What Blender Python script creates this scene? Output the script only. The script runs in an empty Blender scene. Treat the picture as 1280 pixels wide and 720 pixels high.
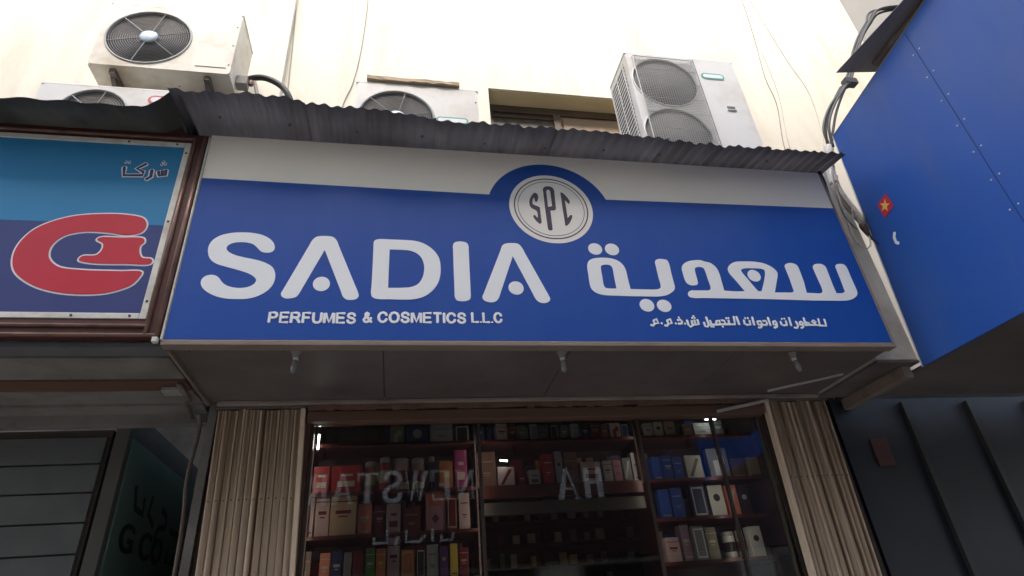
import bpy, bmesh, math, random
from mathutils import Vector, Matrix
random.seed(7)
rad = math.radians
sc = bpy.context.scene
COL = sc.collection

# ------------------------------------------------------------------ camera
cam = bpy.data.cameras.new('camera'); camo = bpy.data.objects.new('camera', cam); COL.objects.link(camo)
def cam_axes(a, p, r):
    fw = Vector((0, math.cos(p), math.sin(p))); up = Vector((0, -math.sin(p), math.cos(p))); ri = Vector((1, 0, 0))
    r3 = math.cos(r) * ri + math.sin(r) * up; u3 = -math.sin(r) * ri + math.cos(r) * up
    Z = Matrix.Rotation(a, 3, 'Z')
    return Z @ r3, Z @ u3, Z @ fw
_r, _u, _f = cam_axes(-.2141, .5308, -.0888)
m = Matrix((_r, _u, -_f)).transposed().to_4x4(); m.translation = Vector((-.9639, -3.017, 1.6182))
camo.matrix_world = m
cam.sensor_width = 36; cam.lens = 750.9 / 1280 * 36; cam.clip_start = .05; cam.clip_end = 2000
sc.camera = camo

# ------------------------------------------------------------------ sky, sun, exposure
SUN_EL, SUN_AZ = 48, -10          # azimuth: 0 = straight in front of the shop (from -y), negative = from the left
wd = bpy.data.worlds.new('World'); sc.world = wd; wd.use_nodes = True
nt = wd.node_tree; bg = nt.nodes['Background']
sky = nt.nodes.new('ShaderNodeTexSky'); sky.sky_type = 'NISHITA'; sky.sun_disc = False
sky.sun_elevation = rad(SUN_EL); sky.air_density = 1.0; sky.dust_density = 4.0; sky.ozone_density = .6
sd = Vector((math.sin(rad(SUN_AZ)) * math.cos(rad(SUN_EL)), -math.cos(rad(SUN_AZ)) * math.cos(rad(SUN_EL)), math.sin(rad(SUN_EL))))
sky.sun_rotation = math.atan2(sd.x, sd.y)
nt.links.new(sky.outputs[0], bg.inputs[0]); bg.inputs[1].default_value = .15
sun = bpy.data.lights.new('sun', 'SUN'); sun.energy = .55; sun.angle = rad(14); sun.color = (1, .95, .87)
suno = bpy.data.objects.new('sun', sun); COL.objects.link(suno)
suno.rotation_euler = sd.to_track_quat('Z', 'Y').to_euler(); suno.location = (-4, -6, 14)
sc.view_settings.view_transform = 'Standard'; sc.view_settings.look = 'None'
sc.view_settings.exposure = 2.40; sc.view_settings.gamma = 1; sc.view_settings.use_curve_mapping = False

# ------------------------------------------------------------------ helpers
MATS = {}
def mat(name, col, rough=.6, var=.12, scale=6, bump=0, metal=0, dirt=None, dscale=2.5, spec=.5, stretch=(1, 1, 1), lo=.45, hi=.75, emit=0):
    """procedural principled: colour broken up by noise, optional dirt colour in patches, fine bump"""
    if name in MATS: return MATS[name]
    M = bpy.data.materials.new(name); M.use_nodes = True; n = M.node_tree.nodes; l = M.node_tree.links
    b = n['Principled BSDF']; b.inputs['Roughness'].default_value = rough; b.inputs['Metallic'].default_value = metal
    b.inputs['Specular IOR Level'].default_value = spec
    tc = n.new('ShaderNodeTexCoord'); mp = n.new('ShaderNodeMapping'); mp.inputs['Scale'].default_value = stretch
    l.new(tc.outputs['Object'], mp.inputs[0])
    nz = n.new('ShaderNodeTexNoise'); nz.inputs['Scale'].default_value = scale; nz.inputs['Detail'].default_value = 6; l.new(mp.outputs[0], nz.inputs[0])
    rp = n.new('ShaderNodeValToRGB'); e = rp.color_ramp.elements
    e[0].position = .25; e[1].position = .75
    e[0].color = tuple(c * (1 - var) for c in col) + (1,); e[1].color = tuple(min(1, c * (1 + var)) for c in col) + (1,)
    l.new(nz.outputs[0], rp.inputs[0]); out = rp.outputs[0]
    if dirt:
        n2 = n.new('ShaderNodeTexNoise'); n2.inputs['Scale'].default_value = dscale; n2.inputs['Detail'].default_value = 8; n2.inputs['Roughness'].default_value = .65
        l.new(mp.outputs[0], n2.inputs[0])
        r2 = n.new('ShaderNodeValToRGB'); r2.color_ramp.elements[0].position = lo; r2.color_ramp.elements[1].position = hi; l.new(n2.outputs[0], r2.inputs[0])
        mx = n.new('ShaderNodeMix'); mx.data_type = 'RGBA'; l.new(r2.outputs[0], mx.inputs[0]); l.new(out, mx.inputs[6]); mx.inputs[7].default_value = tuple(dirt) + (1,)
        out = mx.outputs[2]
    l.new(out, b.inputs['Base Color'])
    n3 = n.new('ShaderNodeTexNoise'); n3.inputs['Scale'].default_value = scale * .7; n3.inputs['Detail'].default_value = 4; l.new(mp.outputs[0], n3.inputs[0])
    mr = n.new('ShaderNodeMapRange'); mr.inputs[3].default_value = max(.02, rough - .1); mr.inputs[4].default_value = min(1, rough + .1); l.new(n3.outputs[0], mr.inputs[0]); l.new(mr.outputs[0], b.inputs['Roughness'])
    if bump:
        n4 = n.new('ShaderNodeTexNoise'); n4.inputs['Scale'].default_value = scale * 9; n4.inputs['Detail'].default_value = 5; l.new(mp.outputs[0], n4.inputs[0])
        bp = n.new('ShaderNodeBump'); bp.inputs['Strength'].default_value = bump; bp.inputs['Distance'].default_value = .01; l.new(n4.outputs[0], bp.inputs['Height']); l.new(bp.outputs[0], b.inputs['Normal'])
    if emit:
        b.inputs['Emission Color'].default_value = tuple(col) + (1,); b.inputs['Emission Strength'].default_value = emit
    MATS[name] = M; return M

def link(name, me, m=None, parent=None, smooth=False):
    o = bpy.data.objects.new(name, me); COL.objects.link(o)
    if m is not None:
        me.materials.clear(); me.materials.append(m)
    if smooth:
        for p in me.polygons: p.use_smooth = True
    if parent is not None: o.parent = parent
    return o
def tag(o, label=None, cat=None, group=None, kind=None):
    if label: o['label'] = label
    if cat: o['category'] = cat
    if group: o['group'] = group
    if kind: o['kind'] = kind
    return o
def thing(name, label, cat, group=None, loc=(0, 0, 0), rz=0):
    o = bpy.data.objects.new(name, None); COL.objects.link(o); o.location = loc; o.rotation_euler = (0, 0, rz); o.empty_display_size = .1
    return tag(o, label, cat, group)

class B:
    """collects shapes into one bmesh"""
    def __init__(s): s.bm = bmesh.new()
    def box(s, x0, x1, y0, y1, z0, z1, bev=0, mtx=None):
        r = bmesh.ops.create_cube(s.bm, size=1); vs = r['verts']
        for v in vs: v.co = Vector(((x0 + x1) / 2 + v.co.x * (x1 - x0), (y0 + y1) / 2 + v.co.y * (y1 - y0), (z0 + z1) / 2 + v.co.z * (z1 - z0)))
        if bev:
            es = list({e for v in vs for e in v.link_edges})
            r = bmesh.ops.bevel(s.bm, geom=es, offset=bev, segments=2, affect='EDGES', profile=.6)
            vs = list({v for f in r['faces'] for v in f.verts} | {v for v in vs if v.is_valid})
        if mtx is not None: bmesh.ops.transform(s.bm, matrix=mtx, verts=vs)
        return s
    def quad(s, *pts):
        s.bm.faces.new([s.bm.verts.new(p) for p in pts]); return s
    def prism(s, pts, off):
        """polygon (3d points) pushed along off"""
        a = [s.bm.verts.new(p) for p in pts]; b = [s.bm.verts.new(Vector(p) + Vector(off)) for p in pts]
        s.bm.faces.new(a); s.bm.faces.new(b[::-1])
        for i in range(len(a)):
            j = (i + 1) % len(a); s.bm.faces.new((a[j], a[i], b[i], b[j]))
        return s
    def tube(s, path, r, n=8, flat=None, cap=True):
        path = [Vector(p) for p in path]; rings = []
        for i, p in enumerate(path):
            t = (path[min(i + 1, len(path) - 1)] - path[max(i - 1, 0)]).normalized()
            a = Vector((0, 1, 0)) if abs(t.y) < .9 else Vector((1, 0, 0))
            u = t.cross(a).normalized(); w = t.cross(u).normalized()
            rr = r[i] if isinstance(r, (list, tuple)) else r
            rings.append([s.bm.verts.new(p + (u * math.cos(2 * math.pi * k / n) + w * math.sin(2 * math.pi * k / n)) * rr) for k in range(n)])
        for a, b in zip(rings, rings[1:]):
            for k in range(n): s.bm.faces.new((a[k], a[(k + 1) % n], b[(k + 1) % n], b[k]))
        if cap: s.bm.faces.new(rings[0][::-1]); s.bm.faces.new(rings[-1])
        return s
    def lathe(s, prof, n=16, origin=(0, 0, 0), axis='Z'):
        o = Vector(origin); rings = []
        for r, h in prof:
            ring = []
            for k in range(n):
                c, q = math.cos(2 * math.pi * k / n) * r, math.sin(2 * math.pi * k / n) * r
                ring.append(s.bm.verts.new(o + (Vector((c, q, h)) if axis == 'Z' else Vector((c, h, q)))))
            rings.append(ring)
        for a, b in zip(rings, rings[1:]):
            for k in range(n): s.bm.faces.new((a[k], a[(k + 1) % n], b[(k + 1) % n], b[k]))
        s.bm.faces.new(rings[0][::-1]); s.bm.faces.new(rings[-1]); return s
    def mesh(s, name='mesh'):
        bmesh.ops.recalc_face_normals(s.bm, faces=s.bm.faces)
        me = bpy.data.meshes.new(name); s.bm.to_mesh(me); s.bm.free(); return me
    def make(s, name, m, parent=None, smooth=False): return link(name, s.mesh(name), m, parent, smooth)

def smooth_loop(pts, n=5, straight=.09):
    P = []
    N = len(pts)
    for i, p in enumerate(pts):
        q = pts[(i + 1) % N]; P.append((Vector(p[:2]), len(p) > 2))
        a, b = Vector(p[:2]), Vector(q[:2])
        if (b - a).length > straight:
            for t in (.12, .5, .88): P.append((a.lerp(b, t), False))
    out = []; N = len(P)
    for i in range(N):
        p1, c1 = P[i]; p2, c2 = P[(i + 1) % N]; p0 = P[i - 1][0]; p3 = P[(i + 2) % N][0]
        if c1: p0 = 2 * p1 - p2
        if c2: p3 = 2 * p2 - p1
        d1 = max((p2 - p1).length, 1e-5) ** .5; d0 = max((p1 - p0).length, 1e-5) ** .5; d2 = max((p3 - p2).length, 1e-5) ** .5
        m1 = ((p1 - p0) / d0 - (p2 - p0) / (d0 + d1) + (p2 - p1) / d1) * d1
        m2 = ((p2 - p1) / d1 - (p3 - p1) / (d1 + d2) + (p3 - p2) / d2) * d1
        for k in range(n):
            t = k / n; t2 = t * t; t3 = t2 * t
            out.append((2 * t3 - 3 * t2 + 1) * p1 + (t3 - 2 * t2 + t) * m1 + (-2 * t3 + 3 * t2) * p2 + (t3 - t2) * m2)
    return out
DG = None
def fill_mesh(loops, thick, y):
    """flat shape (x,z loops, holes by even-odd) facing -y, its front at y, thick deep"""
    cu = bpy.data.curves.new('c', 'CURVE'); cu.dimensions = '2D'; cu.fill_mode = 'BOTH'; cu.extrude = thick / 2
    for lp in loops:
        sp = cu.splines.new('POLY'); sp.points.add(len(lp) - 1); sp.use_cyclic_u = True
        for q, p in zip(sp.points, lp): q.co = (p[0], p[1], 0, 1)
    return curve_to_mesh(cu, y + thick / 2)
def curve_to_mesh(cu, y, fn=None):
    o = bpy.data.objects.new('tmp', cu); COL.objects.link(o)
    dg = bpy.context.evaluated_depsgraph_get(); dg.update()
    me = bpy.data.meshes.new_from_object(o.evaluated_get(dg)); bpy.data.objects.remove(o); bpy.data.curves.remove(cu)
    for v in me.vertices:
        x, z, d = v.co; v.co = fn(x, z, d) if fn else (x, y - d, z)
    return me
def circ(cx, cz, r, n=64, rz=None): return [Vector((cx + r * math.cos(2 * math.pi * k / n), cz + (rz or r) * math.sin(2 * math.pi * k / n))) for k in range(n)]
def stroke(bb, pts, r, y, flat=.25):
    """round-ended pen stroke as a flattened tube in the plane y"""
    P = [Vector((p[0], 0, p[1])) for p in pts]; first = len(bb.bm.verts)
    ds = [(P[min(i + 1, len(P) - 1)] - P[max(i - 1, 0)]).normalized() for i in range(len(P))]
    path = [P[0] - ds[0] * r * .55] + P + [P[-1] + ds[-1] * r * .55]
    bb.tube(path, [r * .55] + [r] * len(P) + [r * .55], 8)
    bb.bm.verts.ensure_lookup_table()
    for v in bb.bm.verts[first:]: v.co.y = y + v.co.y * flat
    return bb
def text_mesh(s, width, height, x, z, y, bold=.012, thick=.003, face=-1):
    cu = bpy.data.curves.new('t', 'FONT'); cu.body = s; cu.size = 1; cu.offset = bold; cu.extrude = .01; cu.fill_mode = 'BOTH'
    me = curve_to_mesh(cu, 0, lambda a, b, c: (a, b, c))
    xs = [v.co.x for v in me.vertices]; ys = [v.co.y for v in me.vertices]
    x0, x1, y0, y1 = min(xs), max(xs), min(ys), max(ys)
    for v in me.vertices:
        a = (v.co.x - x0) / (x1 - x0) * width; b = (v.co.y - y0) / (y1 - y0) * height; c = v.co.z / .02 * thick
        v.co = (x + a, y - thick / 2 - c, z + b) if face < 0 else (x - a, y + thick / 2 + c, z + b)
    return me

# outlines of the sign's lettering, metres on the sign plane (x, z); a trailing 1 marks a sharp corner
OUT = {'S':[[(-1.676,3.673),(-1.687,3.702),(-1.717,3.733),(-1.76,3.755),(-1.812,3.765),(-1.871,3.766),(-1.932,3.757),(-1.982,3.736),(-2.016,3.7),(-2.028,3.654),(-2.022,3.614),(-2.005,3.578),(-1.97,3.549),(-1.92,3.531),(-1.856,3.512),(-1.797,3.491),(-1.761,3.468),(-1.747,3.447),(-1.755,3.422),(-1.78,3.403),(-1.822,3.394),(-1.865,3.398),(-1.897,3.41),(-1.921,3.43),(-1.94,3.455),(-1.962,3.471),(-1.986,3.474),(-2.01,3.466),(-2.025,3.447),(-2.027,3.42),(-2.014,3.392),(-1.982,3.363),(-1.941,3.341),(-1.888,3.327),(-1.833,3.324),(-1.774,3.328),(-1.725,3.346),(-1.682,3.379),(-1.657,3.42),(-1.65,3.466),(-1.656,3.504),(-1.673,3.535),(-1.709,3.56),(-1.76,3.579),(-1.824,3.593),(-1.884,3.61),(-1.92,3.632),(-1.932,3.652),(-1.928,3.671),(-1.904,3.69),(-1.865,3.698),(-1.825,3.696),(-1.794,3.686),(-1.768,3.662),(-1.746,3.639),(-1.718,3.631),(-1.691,3.636),(-1.678,3.65)]],'A1':[[(-1.463,3.744),(-1.446,3.756),(-1.418,3.761),(-1.385,3.761),(-1.358,3.755),(-1.337,3.732),(-1.198,3.384),(-1.192,3.357),(-1.204,3.338),(-1.231,3.331),(-1.258,3.334),(-1.277,3.352),(-1.399,3.663,1),(-1.511,3.369),(-1.526,3.345),(-1.551,3.335),(-1.581,3.334),(-1.603,3.348),(-1.607,3.367),(-1.6,3.386),(-1.476,3.723)]],'D':[[(-1.124,3.72),(-1.118,3.741),(-1.095,3.752),(-1.042,3.753),(-0.936,3.752),(-0.869,3.746),(-0.815,3.723),(-0.767,3.681),(-0.738,3.629),(-0.729,3.565),(-0.733,3.503),(-0.75,3.446),(-0.784,3.396),(-0.83,3.36),(-0.881,3.343),(-0.94,3.338),(-1.013,3.339),(-1.094,3.341),(-1.117,3.353),(-1.125,3.378),(-1.124,3.426),(-1.123,3.57)],[(-1.029,3.68,1),(-0.964,3.68),(-0.912,3.677),(-0.873,3.661),(-0.844,3.631),(-0.828,3.585),(-0.827,3.534),(-0.838,3.483),(-0.863,3.443),(-0.9,3.423),(-0.96,3.416),(-1.031,3.414,1),(-1.03,3.55)]],'I':[[(-0.652,3.721),(-0.644,3.743),(-0.622,3.754),(-0.592,3.755),(-0.567,3.746),(-0.556,3.721),(-0.557,3.588),(-0.557,3.374),(-0.563,3.349),(-0.583,3.337),(-0.616,3.334),(-0.64,3.341),(-0.651,3.366),(-0.652,3.539)]],'A2':[[(-0.345,3.736),(-0.324,3.751),(-0.282,3.757),(-0.246,3.753),(-0.223,3.726),(-0.088,3.383),(-0.082,3.359),(-0.093,3.341),(-0.124,3.33),(-0.153,3.338),(-0.171,3.359),(-0.285,3.66,1),(-0.39,3.366),(-0.406,3.342),(-0.431,3.33),(-0.464,3.334),(-0.485,3.348),(-0.489,3.366),(-0.479,3.392)]],'ya':[[(0.201,3.641),(0.233,3.66),(0.291,3.668),(0.349,3.665),(0.394,3.648),(0.422,3.618),(0.434,3.578),(0.436,3.509),(0.44,3.44,1),(0.537,3.44),(0.6,3.441),(0.63,3.447),(0.644,3.461),(0.644,3.536),(0.644,3.64),(0.65,3.659),(0.671,3.671),(0.703,3.672),(0.729,3.665),(0.738,3.643),(0.738,3.56),(0.74,3.469),(0.731,3.442),(0.706,3.421),(0.668,3.401),(0.603,3.39),(0.452,3.389),(0.284,3.391),(0.239,3.398),(0.205,3.415),(0.186,3.44),(0.181,3.471),(0.182,3.544),(0.183,3.592),(0.188,3.617)],[(0.273,3.6),(0.282,3.611),(0.307,3.617),(0.335,3.613),(0.347,3.597),(0.348,3.538),(0.349,3.442,1),(0.306,3.441),(0.279,3.446),(0.27,3.463),(0.27,3.515)]],'sad':[[(0.82,3.607),(0.834,3.632),(0.865,3.655),(0.914,3.669),(0.966,3.673),(0.99,3.664),(1.032,3.653),(1.062,3.621),(1.073,3.58),(1.073,3.503),(1.073,3.443,1),(1.148,3.44),(1.217,3.442,1),(1.181,3.514),(1.145,3.582),(1.145,3.612),(1.168,3.643),(1.214,3.667),(1.284,3.674),(1.363,3.673),(1.428,3.66),(1.476,3.631),(1.498,3.595),(1.49,3.562),(1.429,3.437,1),(1.503,3.439),(1.554,3.441),(1.572,3.452),(1.574,3.546),(1.57,3.637),(1.577,3.656),(1.605,3.67),(1.64,3.671),(1.665,3.657),(1.672,3.628),(1.672,3.53),(1.662,3.44,1),(1.708,3.439),(1.766,3.44),(1.785,3.455),(1.786,3.539),(1.781,3.638),(1.794,3.661),(1.824,3.672),(1.859,3.671),(1.88,3.654),(1.883,3.61),(1.881,3.511),(1.883,3.442,1),(1.93,3.444),(1.954,3.458),(1.958,3.556),(1.959,3.65),(1.97,3.669),(2.0,3.678),(2.029,3.675),(2.044,3.656),(2.046,3.583),(2.048,3.473),(2.042,3.442),(2.011,3.412),(1.955,3.39),(1.895,3.385),(1.687,3.383),(1.352,3.387),(0.919,3.386),(0.848,3.385),(0.821,3.394),(0.816,3.413),(0.825,3.429),(0.847,3.44),(0.952,3.442),(0.976,3.448),(0.984,3.464),(0.981,3.535),(0.978,3.592),(0.971,3.614),(0.947,3.62),(0.923,3.616),(0.91,3.604),(0.906,3.576),(0.906,3.516),(0.901,3.487),(0.876,3.478),(0.847,3.48),(0.829,3.493),(0.821,3.514),(0.818,3.563)],[(1.237,3.603),(1.261,3.617),(1.325,3.621),(1.392,3.618),(1.409,3.608),(1.406,3.583),(1.376,3.516),(1.337,3.445,1),(1.314,3.444,1),(1.303,3.461),(1.265,3.537)]],'mS':[[(-0.098,4.172),(-0.079,4.157),(-0.084,4.106),(-0.098,4.093),(-0.107,4.13),(-0.12,4.097),(-0.118,4.073),(-0.075,4.05),(-0.075,3.928),(-0.088,3.915),(-0.127,3.974),(-0.116,3.986),(-0.099,3.963),(-0.098,4.018),(-0.135,4.047),(-0.142,4.084),(-0.133,4.122)]],'mP':[[(-0.038,4.205),(-0.026,4.225),(0.006,4.233),(0.031,4.222),(0.039,4.197),(0.034,4.05),(0.028,4.034),(-0.006,4.027,1),(-0.008,3.877),(-0.016,3.867),(-0.034,3.868),(-0.039,3.888),(-0.04,4.04)],[(-0.017,4.187),(-0.002,4.206),(0.011,4.192),(0.01,4.065,1),(-0.018,4.056,1)]],'mC':[[(0.081,4.184),(0.094,4.183),(0.136,4.115),(0.129,4.091),(0.104,4.121,1),(0.104,3.971,1),(0.13,3.999),(0.138,3.988),(0.096,3.912),(0.081,3.911),(0.079,4.059)]]}
STR = [[(1.717,3.244),(1.713,3.197),(1.662,3.199)],[(1.674,3.246),(1.669,3.201),(1.638,3.202)],[(1.644,3.201),(1.62,3.228),(1.635,3.235),(1.648,3.228),(1.629,3.202),(1.588,3.202)],[(1.572,3.252),(1.567,3.201)],[(1.567,3.201),(1.583,3.221),(1.597,3.217),(1.593,3.202),(1.566,3.2)],[(1.529,3.216),(1.544,3.226),(1.554,3.217),(1.545,3.201),(1.528,3.204),(1.529,3.216)],[(1.551,3.207),(1.546,3.187),(1.53,3.179)],[(1.507,3.226),(1.512,3.195),(1.5,3.179),(1.482,3.182)],[(1.467,3.253),(1.464,3.197)],[(1.399,3.224),(1.399,3.203),(1.411,3.197),(1.435,3.2),(1.437,3.228)],[(1.346,3.221),(1.363,3.227),(1.368,3.215),(1.36,3.199),(1.343,3.202),(1.346,3.221)],[(1.366,3.205),(1.362,3.187),(1.341,3.179)],[(1.319,3.251),(1.319,3.196)],[(1.278,3.226),(1.297,3.229),(1.3,3.211),(1.293,3.198),(1.272,3.198)],[(1.237,3.221),(1.259,3.226),(1.264,3.21),(1.257,3.198),(1.237,3.201),(1.237,3.221)],[(1.261,3.201),(1.251,3.181),(1.233,3.18)],[(1.211,3.253),(1.208,3.198)],[(1.147,3.231),(1.145,3.206),(1.158,3.198),(1.182,3.2),(1.185,3.228)],[(1.103,3.255),(1.107,3.2)],[(1.085,3.255),(1.078,3.201),(0.998,3.2)],[(1.042,3.229),(1.04,3.202)],[(0.994,3.228),(1.011,3.226),(1.015,3.202),(0.977,3.199)],[(0.96,3.222),(0.979,3.226),(0.978,3.201),(0.957,3.198),(0.955,3.213),(0.96,3.222)],[(0.917,3.225),(0.919,3.198)],[(0.971,3.198),(0.904,3.196)],[(0.897,3.249),(0.901,3.194),(0.888,3.182),(0.875,3.185),(0.873,3.212)],[(0.764,3.226),(0.767,3.193),(0.776,3.181),(0.793,3.19),(0.795,3.223)],[(0.793,3.193),(0.813,3.197),(0.813,3.227)],[(0.813,3.197),(0.836,3.2),(0.834,3.23)],[(0.703,3.225),(0.721,3.229),(0.73,3.217),(0.723,3.202),(0.703,3.201)],[(0.634,3.222),(0.656,3.233),(0.661,3.204),(0.638,3.201),(0.634,3.222)],[(0.638,3.201),(0.626,3.186),(0.613,3.189)],[(0.546,3.22),(0.567,3.233),(0.573,3.203),(0.549,3.201),(0.546,3.22)],[(0.549,3.201),(0.536,3.185),(0.523,3.191)]]
DOT = [(1.414,3.243),(1.432,3.245),(1.16,3.244),(1.178,3.245),(1.031,3.243),(1.046,3.244),(0.991,3.184),(0.915,3.184),(0.929,3.183),(0.814,3.254),(0.803,3.242),(0.819,3.242),(0.746,3.202),(0.715,3.244),(0.686,3.203),(0.595,3.203)]
BOXES = [('left',1,[(-1.008,-0.911,0.135,'olive grey','figure'),(-0.9,-0.752,0.126,'dark blue','spot'),(-0.735,-0.58,0.14,'pale grey','line'),(-0.569,-0.456,0.131,'black','frame')]),
  ('left',2,[(-1.491,-1.386,0.175,'red','label'),(-1.376,-1.187,0.175,'red','label'),(-1.173,-1.09,0.207,'orange','jar'),(-1.075,-1.002,0.225,'red','jar'),(-0.986,-0.875,0.217,'pale pink','jar'),(-0.865,-0.775,0.213,'tan','jar'),(-0.748,-0.705,0.227,'dark blue','jar'),(-0.679,-0.587,0.185,'orange','star'),(-0.575,-0.488,0.259,'magenta','label')]),
  ('left',3,[(-1.516,-1.468,0.264,'pale pink','scallop'),(-1.463,-1.375,0.266,'pale pink','scallop'),(-1.37,-1.206,0.256,'tan','scallop'),(-1.2,-1.11,0.19,'coral','plain'),(-1.095,-1.03,0.167,'maroon','plain'),(-1.02,-0.929,0.182,'pale pink','label'),(-0.918,-0.801,0.157,'maroon','line'),(-0.77,-0.64,0.242,'pink','diamond'),(-0.635,-0.562,0.217,'maroon','frame'),(-0.557,-0.483,0.229,'pale pink','line')]),
  ('left',4,[(-1.522,-1.457,0.198,'brown','line'),(-1.414,-1.348,0.187,'coral','plain'),(-1.344,-1.277,0.197,'navy','plain'),(-1.272,-1.22,0.184,'grey','plain'),(-1.215,-1.148,0.185,'maroon','plain'),(-1.143,-1.081,0.2,'green','plain'),(-1.076,-1.017,0.192,'orange','plain'),(-1.009,-0.93,0.258,'pale pink','plain'),(-0.924,-0.841,0.178,'orange','frame'),(-0.831,-0.771,0.183,'black','frame'),(-0.766,-0.691,0.198,'pale grey','line'),(-0.686,-0.631,0.18,'purple','spot'),(-0.621,-0.57,0.195,'yellow','plain'),(-0.561,-0.5,0.173,'maroon','plain')]),
  ('middle',1,[(-0.422,-0.354,0.122,'dark blue','spot'),(-0.343,-0.286,0.115,'navy','plain'),(-0.274,-0.193,0.13,'pale pink','plain'),(-0.182,-0.13,0.117,'maroon','plain'),(-0.118,-0.049,0.121,'olive grey','plain'),(-0.037,0.027,0.119,'grey','frame'),(0.033,0.116,0.118,'brown','line'),(0.122,0.187,0.122,'black','frame'),(0.199,0.264,0.114,'grey','plain'),(0.271,0.337,0.119,'pale grey','line'),(0.348,0.409,0.111,'navy','plain'),(0.415,0.494,0.115,'maroon','plain'),(0.5,0.561,0.108,'brown','plain'),(0.568,0.654,0.118,'pale pink','figure'),(0.66,0.722,0.116,'dark blue','frame'),(0.728,0.784,0.109,'grey','plain')]),
  ('middle',2,[(-0.422,-0.29,0.243,'brown','line'),(-0.282,-0.159,0.139,'pale pink','stripe'),(-0.139,-0.083,0.097,'maroon','plain'),(-0.065,0.019,0.11,'pale grey','label'),(0.036,0.116,0.213,'red','line'),(0.129,0.186,0.233,'pale grey','spot'),(0.197,0.29,0.219,'brown','line'),(0.303,0.46,0.147,'pale pink','label'),(0.467,0.537,0.148,'pale grey','plain'),(0.544,0.609,0.152,'pink','line'),(0.617,0.682,0.166,'grey','stripe'),(0.692,0.77,0.204,'pale grey','plain')]),
  ('right',1,[(0.841,0.91,0.118,'pale grey','plain'),(0.916,0.986,0.117,'cream','spot'),(0.999,1.082,0.121,'tan','plain'),(1.144,1.221,0.1,'brown','plain'),(1.242,1.378,0.109,'pale grey','line'),(1.4,1.479,0.125,'grey','plain')]),
  ('right',2,[(0.846,0.919,0.171,'blue','plain'),(0.926,0.999,0.174,'blue','plain'),(1.005,1.085,0.165,'blue','line'),(1.104,1.241,0.173,'silver','stripe'),(1.285,1.443,0.215,'grey','figure'),(1.466,1.587,0.144,'brown','plain'),(1.601,1.697,0.146,'tan','plain')]),
  ('right',3,[(0.846,0.929,0.198,'blue','plain'),(0.936,1.025,0.205,'blue','line'),(1.094,1.208,0.221,'navy','frame'),(1.232,1.354,0.215,'white','spot'),(1.367,1.453,0.211,'coral','stripe'),(1.465,1.552,0.207,'black','spot')]),
  ('right',4,[(0.83,0.933,0.155,'pale pink','plain'),(0.954,1.023,0.232,'mauve','plain'),(1.033,1.126,0.217,'grey','frame'),(1.137,1.219,0.207,'olive grey','plain'),(1.274,1.363,0.174,'white','jar'),(1.376,1.435,0.18,'tan','jar'),(1.45,1.546,0.196,'white','spot')])]

# ------------------------------------------------------------------ materials
cream = mat('cream_paint', (.69, .66, .565), .85, .03, 1.2, .12, dirt=(.46, .41, .31), dscale=2.2, lo=.47, hi=.85, stretch=(1, 1, .22))
window_reveal = mat('ochre_paint', (.62, .52, .30), .85, .06, 2, .1)
white_vinyl = mat('white_vinyl', (.88, .815, .705), .5, .02, 2)
blue_vinyl = mat('blue_vinyl', (.004, .060, .32), .48, .05, 1.2, .03, dirt=(.012, .074, .315), dscale=2.4, spec=.33, stretch=(1, 1, .2), lo=.42, hi=.8)
letter_white = mat('letter_vinyl', (.78, .80, .80), .5, .015, 3)
ink = mat('dark_ink', (.045, .032, .06), .4, .05, 4)
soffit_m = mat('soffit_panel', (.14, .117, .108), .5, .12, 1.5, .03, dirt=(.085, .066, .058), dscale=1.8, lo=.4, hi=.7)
trim_brown = mat('brown_trim', (.24, .19, .15), .5, .15, 5, .05, dirt=(.13, .09, .07), dscale=5, stretch=(.4, 1, 1))
galv = mat('weathered_sheet', (.215, .205, .21), .55, .18, 5, .06, metal=.1, dirt=(.13, .12, .115), dscale=3, stretch=(1, .25, 1))
galv2 = mat('weathered_sheet_greenish', (.11, .11, .098), .55, .2, 5, .06, metal=.3, dirt=(.06, .055, .05), dscale=3)
ac_white = mat('ac_enamel', (.66, .65, .615), .45, .03, 3, dirt=(.44, .38, .29), dscale=2.6, lo=.45, hi=.85)
ac_cream = mat('ac_enamel_aged', (.72, .68, .58), .5, .04, 3, dirt=(.46, .37, .25), dscale=2.5)
ac_dark = mat('ac_inside', (.13, .12, .11), .7, .2, 8)
ac_blade = mat('ac_blade', (.36, .33, .28), .5, .15, 6)
wire_grey = mat('grille_wire', (.34, .33, .31), .45, .08, 9)
wire_white = mat('guard_wire', (.62, .61, .58), .45, .05, 9)
badge_green = mat('badge_green', (.06, .36, .24), .4, .1, 9)
badge_red = mat('badge_red', (.55, .055, .045), .4, .1, 9)
hub_blue = mat('hub_label', (.62, .72, .78), .3, .1, 20)
steel = mat('bracket_steel', (.16, .14, .12), .6, .3, 12, .1, metal=.3, dirt=(.15, .07, .03), dscale=8)
rubber = mat('black_cable', (.03, .03, .03), .5, .2, 12)
grey_cable = mat('grey_cable', (.28, .26, .24), .6, .15, 12)
conduit = mat('conduit_wrap', (.58, .55, .50), .7, .08, 6, .2, dirt=(.36, .31, .26), dscale=9, stretch=(1, 1, 2))
maroon = mat('maroon_frame', (.085, .022, .018), .45, .25, 6, .05, dirt=(.05, .02, .015), dscale=7)
copper = mat('brown_tube', (.24, .135, .095), .35, .15, 7, .03, metal=.2, dirt=(.12, .06, .04), dscale=8)
alu = mat('aluminium_edge', (.66, .64, .57), .4, .06, 6, dirt=(.42, .38, .30), dscale=7)
light_blue = mat('light_blue_print', (.028, .20, .40), .5, .06, 2, spec=.25)
dark_blue = mat('violet_blue_print', (.04, .055, .18), .5, .06, 2, spec=.25)
red_print = mat('red_print', (.50, .03, .05), .45, .05, 4, spec=.3)
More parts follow.
